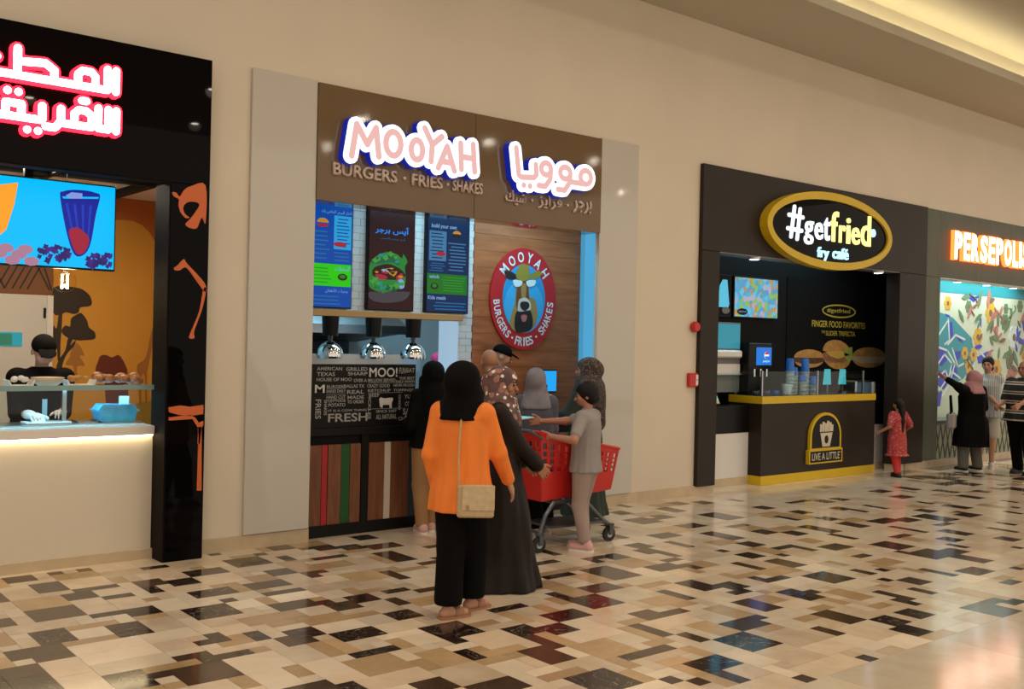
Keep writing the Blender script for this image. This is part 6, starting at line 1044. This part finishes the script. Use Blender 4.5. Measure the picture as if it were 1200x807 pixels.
# --- woman pointing
p = Person('woman in a pink headscarf and long black coat pointing left', (14.72, -.56, 0), (.25, .97), 1.47, bw=1.22, hands=((14.20, -.42, 1.36), (14.98, -.40, .92)), vox=.009, turn=14, curl=.15, feet=((.10, 0), (-.10, 0)))
p.body(); p.top('coat', 'black_cloth', hem=.25, sleeve=.92, loose=.028, flare=.012, srad=1.15); p.trousers('trousers', 'grey_trousers', w=(.066, .055, .05), hem=.055); p.hijab('pink_scarf', drape=.79, wide=.9); p.shoes('dark_shoe', 'white_matte')
cr = thing('shoulder_bag', 'grey shoulder bag hanging beside the black coat', 'handbag', (14.36, -.44, .62), math.radians(20)); MB().bbox(-.11, .11, -.06, .06, 0, .24, .03).build('bag_body', 'grey_tee', cr); MB().tube([(-.09, 0, .22), (-.04, .02, .48), (.06, .02, .48), (.09, 0, .22)], .012).build('strap', 'black_cloth', cr)
# --- young man
p = Person('young man in a pale striped shirt and cream shorts facing left', (15.48, -.42, 0), (-.86, -.35), 1.67, hands=((15.20, -.28, 1.0), (15.34, -.66, .95)), feet=((.05, -.02), (-.055, .05)), vox=.009, turn=-8, curl=.8)
p.body(); p.top('striped_shirt', 'blue_striped_shirt', hem=.455, sleeve=.40, loose=.018); p.trousers('shorts', 'cream_cloth', w=(.066, .060, .05), hem=.29); p.hair(); p.shoes('white_shoe', 'white_matte')
# --- big man
p = Person('heavy bald man in a black and white striped polo shirt at right edge', (15.0, -1.18, 0), (-.92, .12), 1.64, skin='skin_tan', bw=1.32, hands=((14.56, -1.32, 1.02), (14.70, -.95, .98)), feet=((.075, .0), (-.075, .06)), vox=.009, curl=.9)
p.body(); p.top('striped_polo', 'striped_polo', hem=.47, sleeve=.45, loose=.022); p.trousers('trousers', 'black_cloth', w=(.064, .05, .045)); p.shoes('dark_shoe', 'dark_shoe')
# --- chef
p = Person('chef in a black cap bending over the kiosk worktop', (2.28, .98, 0), (-.05, -1), 1.72, hands=((2.34, .57, 1.12), (2.12, .56, 1.10)), vox=.008, nod=26, lean=.16, bw=1.12, palms=((0, 0, -1), (0, 0, -1)), curl=.6)
p.body(); p.top('black_shirt', 'black_cloth', hem=.48, sleeve=.74, loose=.012); p.trousers('trousers', 'black_cloth'); p.cap('black_cloth'); p.shoes('dark_shoe', 'dark_shoe')
F = Field(); F.cap(p.elb[1]+(p.hand[1]-p.elb[1])*.8, p.hand[1], .023*p.s, .021*p.s); q = p.hand[1]; dd = (q-p.elb[1])/np.linalg.norm(q-p.elb[1])
for o_ in (.02, .0067, -.0067, -.02): F.cap(q+dd*.01*p.s+v3(o_*p.s, 0, 0), q+dd*.055*p.s+v3(o_*p.s, 0, -.004), .0115*p.s, .0105*p.s, k=.006); F.cap(q+dd*.055*p.s+v3(o_*p.s, 0, -.004), q+dd*.085*p.s+v3(o_*p.s, 0, -.03*p.s), .0095*p.s, .008*p.s, k=.003)
F.cap(q+dd*.014*p.s+v3(.018*p.s, 0, 0), q+dd*.05*p.s+v3(.045*p.s, 0, -.01*p.s), .012*p.s, .009*p.s, k=.006); fmesh('glove', F, .006, 'glove_white', p.root)
mat('apron_cyan', (.45, .70, .78), .6); box('apron_strap', 'apron_cyan', p.root, -.018, .018, -.215, -.205, 1.0, 1.27)

# ================================================================== SHOPPING CART
ca = thing('shopping_cart', 'red plastic shopping cart with grey frame and handle', 'cart', (5.55, -1.19, 0), math.radians(-3))
def panel(name, P00, P10, P11, P01, nu, nv, t=.012, holes=None):
    """perforated side: corners bottom-left, bottom-right, top-right, top-left; lattice of bars with open holes"""
    P = [Vector(q) for q in (P00, P10, P11, P01)]; n = (P[1]-P[0]).cross(P[3]-P[0]).normalized()*t*.5; m = MB()
    at = lambda u, v: (P[0]*(1-u)+P[1]*u)*(1-v)+(P[3]*(1-u)+P[2]*u)*v
    def q4(u0, u1, v0, v1):
        c = [at(u0, v0), at(u1, v0), at(u1, v1), at(u0, v1)]; m.add([x-n for x in c]+[x+n for x in c], [(0, 1, 2, 3), (7, 6, 5, 4), (0, 4, 5, 1), (1, 5, 6, 2), (2, 6, 7, 3), (3, 7, 4, 0)])
    q4(0, 1, 0, .42); q4(0, 1, .86, 1)
    for k in range(1, nv): v = .42+.44*k/nv; q4(0, 1, v-.018, v+.018)
    for k in range(nu+1): u = k/nu; w_ = .24/nu; q4(max(0, u-w_), min(1, u+w_), .42, .86)
    return m.build(name, 'red_plastic', ca)
x0, x1, zb0, zb1, zt0, zt1 = .0, .95, .43, .47, 1.0, .82
w0, w1 = .28, .20      # half widths at the handle end and at the nose
panel('side_panel', (x0+.06, -w0+.05, zb0), (x1-.06, -w1+.03, zb1), (x1, -w1, zt1), (x0, -w0, zt0), 11, 4); panel('side_panel', (x0+.06, w0-.05, zb0), (x1-.06, w1-.03, zb1), (x1, w1, zt1), (x0, w0, zt0), 11, 4)
panel('nose_panel', (x1-.06, -w1+.03, zb1), (x1-.06, w1-.03, zb1), (x1, w1, zt1), (x1, -w1, zt1), 5, 4); panel('rear_panel', (x0+.06, w0-.05, zb0), (x0+.06, -w0+.05, zb0), (x0, -w0, zt0), (x0, w0, zt0), 6, 4)
MB().add([(x0+.06, -w0+.05, zb0), (x1-.06, -w1+.03, zb1), (x1-.06, w1-.03, zb1), (x0+.06, w0-.05, zb0), (x0+.06, -w0+.05, zb0-.012), (x1-.06, -w1+.03, zb1-.012), (x1-.06, w1-.03, zb1-.012), (x0+.06, w0-.05, zb0-.012)], [(0, 1, 2, 3), (7, 6, 5, 4), (0, 4, 5, 1), (1, 5, 6, 2), (2, 6, 7, 3), (3, 7, 4, 0)]).build('basket_floor', 'red_plastic', ca)
MB().tube([(x0, -w0, zt0), (x1, -w1, zt1), (x1, w1, zt1), (x0, w0, zt0), (x0, -w0, zt0)], .014).build('rim', 'red_plastic', ca)
MB().tube([(-.09, -w0+.01, zt0+.01), (-.09, w0-.01, zt0+.01)], .017).tube([(-.09, -w0+.01, zt0+.01), (.02, -w0, zt0-.05)], .012).tube([(-.09, w0-.01, zt0+.01), (.02, w0, zt0-.05)], .012).build('handle', 'grey_plastic', ca)
mat('cart_grey', (.10, .11, .12), .35, metal=.4); ch = MB()
for g in (-1, 1): ch.tube([(.03, g*.25, .14), (.10, g*.24, .30), (.20, g*.22, .40), (.55, g*.20, .40), (.80, g*.17, .20), (.88, g*.17, .15)], .018)
ch.tube([(.05, -.25, .16), (.05, .25, .16)], .014).tube([(.86, -.17, .16), (.86, .17, .16)], .014).tube([(.20, -.22, .40), (.20, .22, .40)], .012); ch.box(.22, .82, -.18, .18, .17, .19)
ch.build('chassis', 'cart_grey', ca)
for x, y in ((.03, -.25), (.03, .25), (.88, -.17), (.88, .17)):
    o = MB().cyl((x, y-.014, .065), (x, y+.014, .065), .065, n=20).build('wheel', 'rubber', ca); MB().cyl((x, y-.016, .065), (x, y+.016, .065), .03, n=14).build('hub', 'steel', o); MB().box(x-.012, x+.03, y-.03, y-.017, .06, .15).box(x-.012, x+.03, y+.017, y+.03, .06, .15).box(x-.02, x+.035, y-.03, y+.03, .14, .16).build('fork', 'grey_plastic', ca)
F = Field(); F.ell((.0, 0, .10), (.14, .10, .12)); F.ell((.05, .02, .20), (.09, .07, .06)); F.ell((-.07, -.02, .18), (.08, .07, .06)); t = thing('plastic_bag', 'white plastic bag lying in the nose of the cart', 'bag', (6.32, -1.19, .50)); fmesh('bag_film', F, .015, 'white_matte', t); MB().tube([(-.03, 0, .23), (-.02, .01, .30), (.03, .01, .30), (.04, 0, .23)], .01).build('bag_handle', 'white_matte', t)
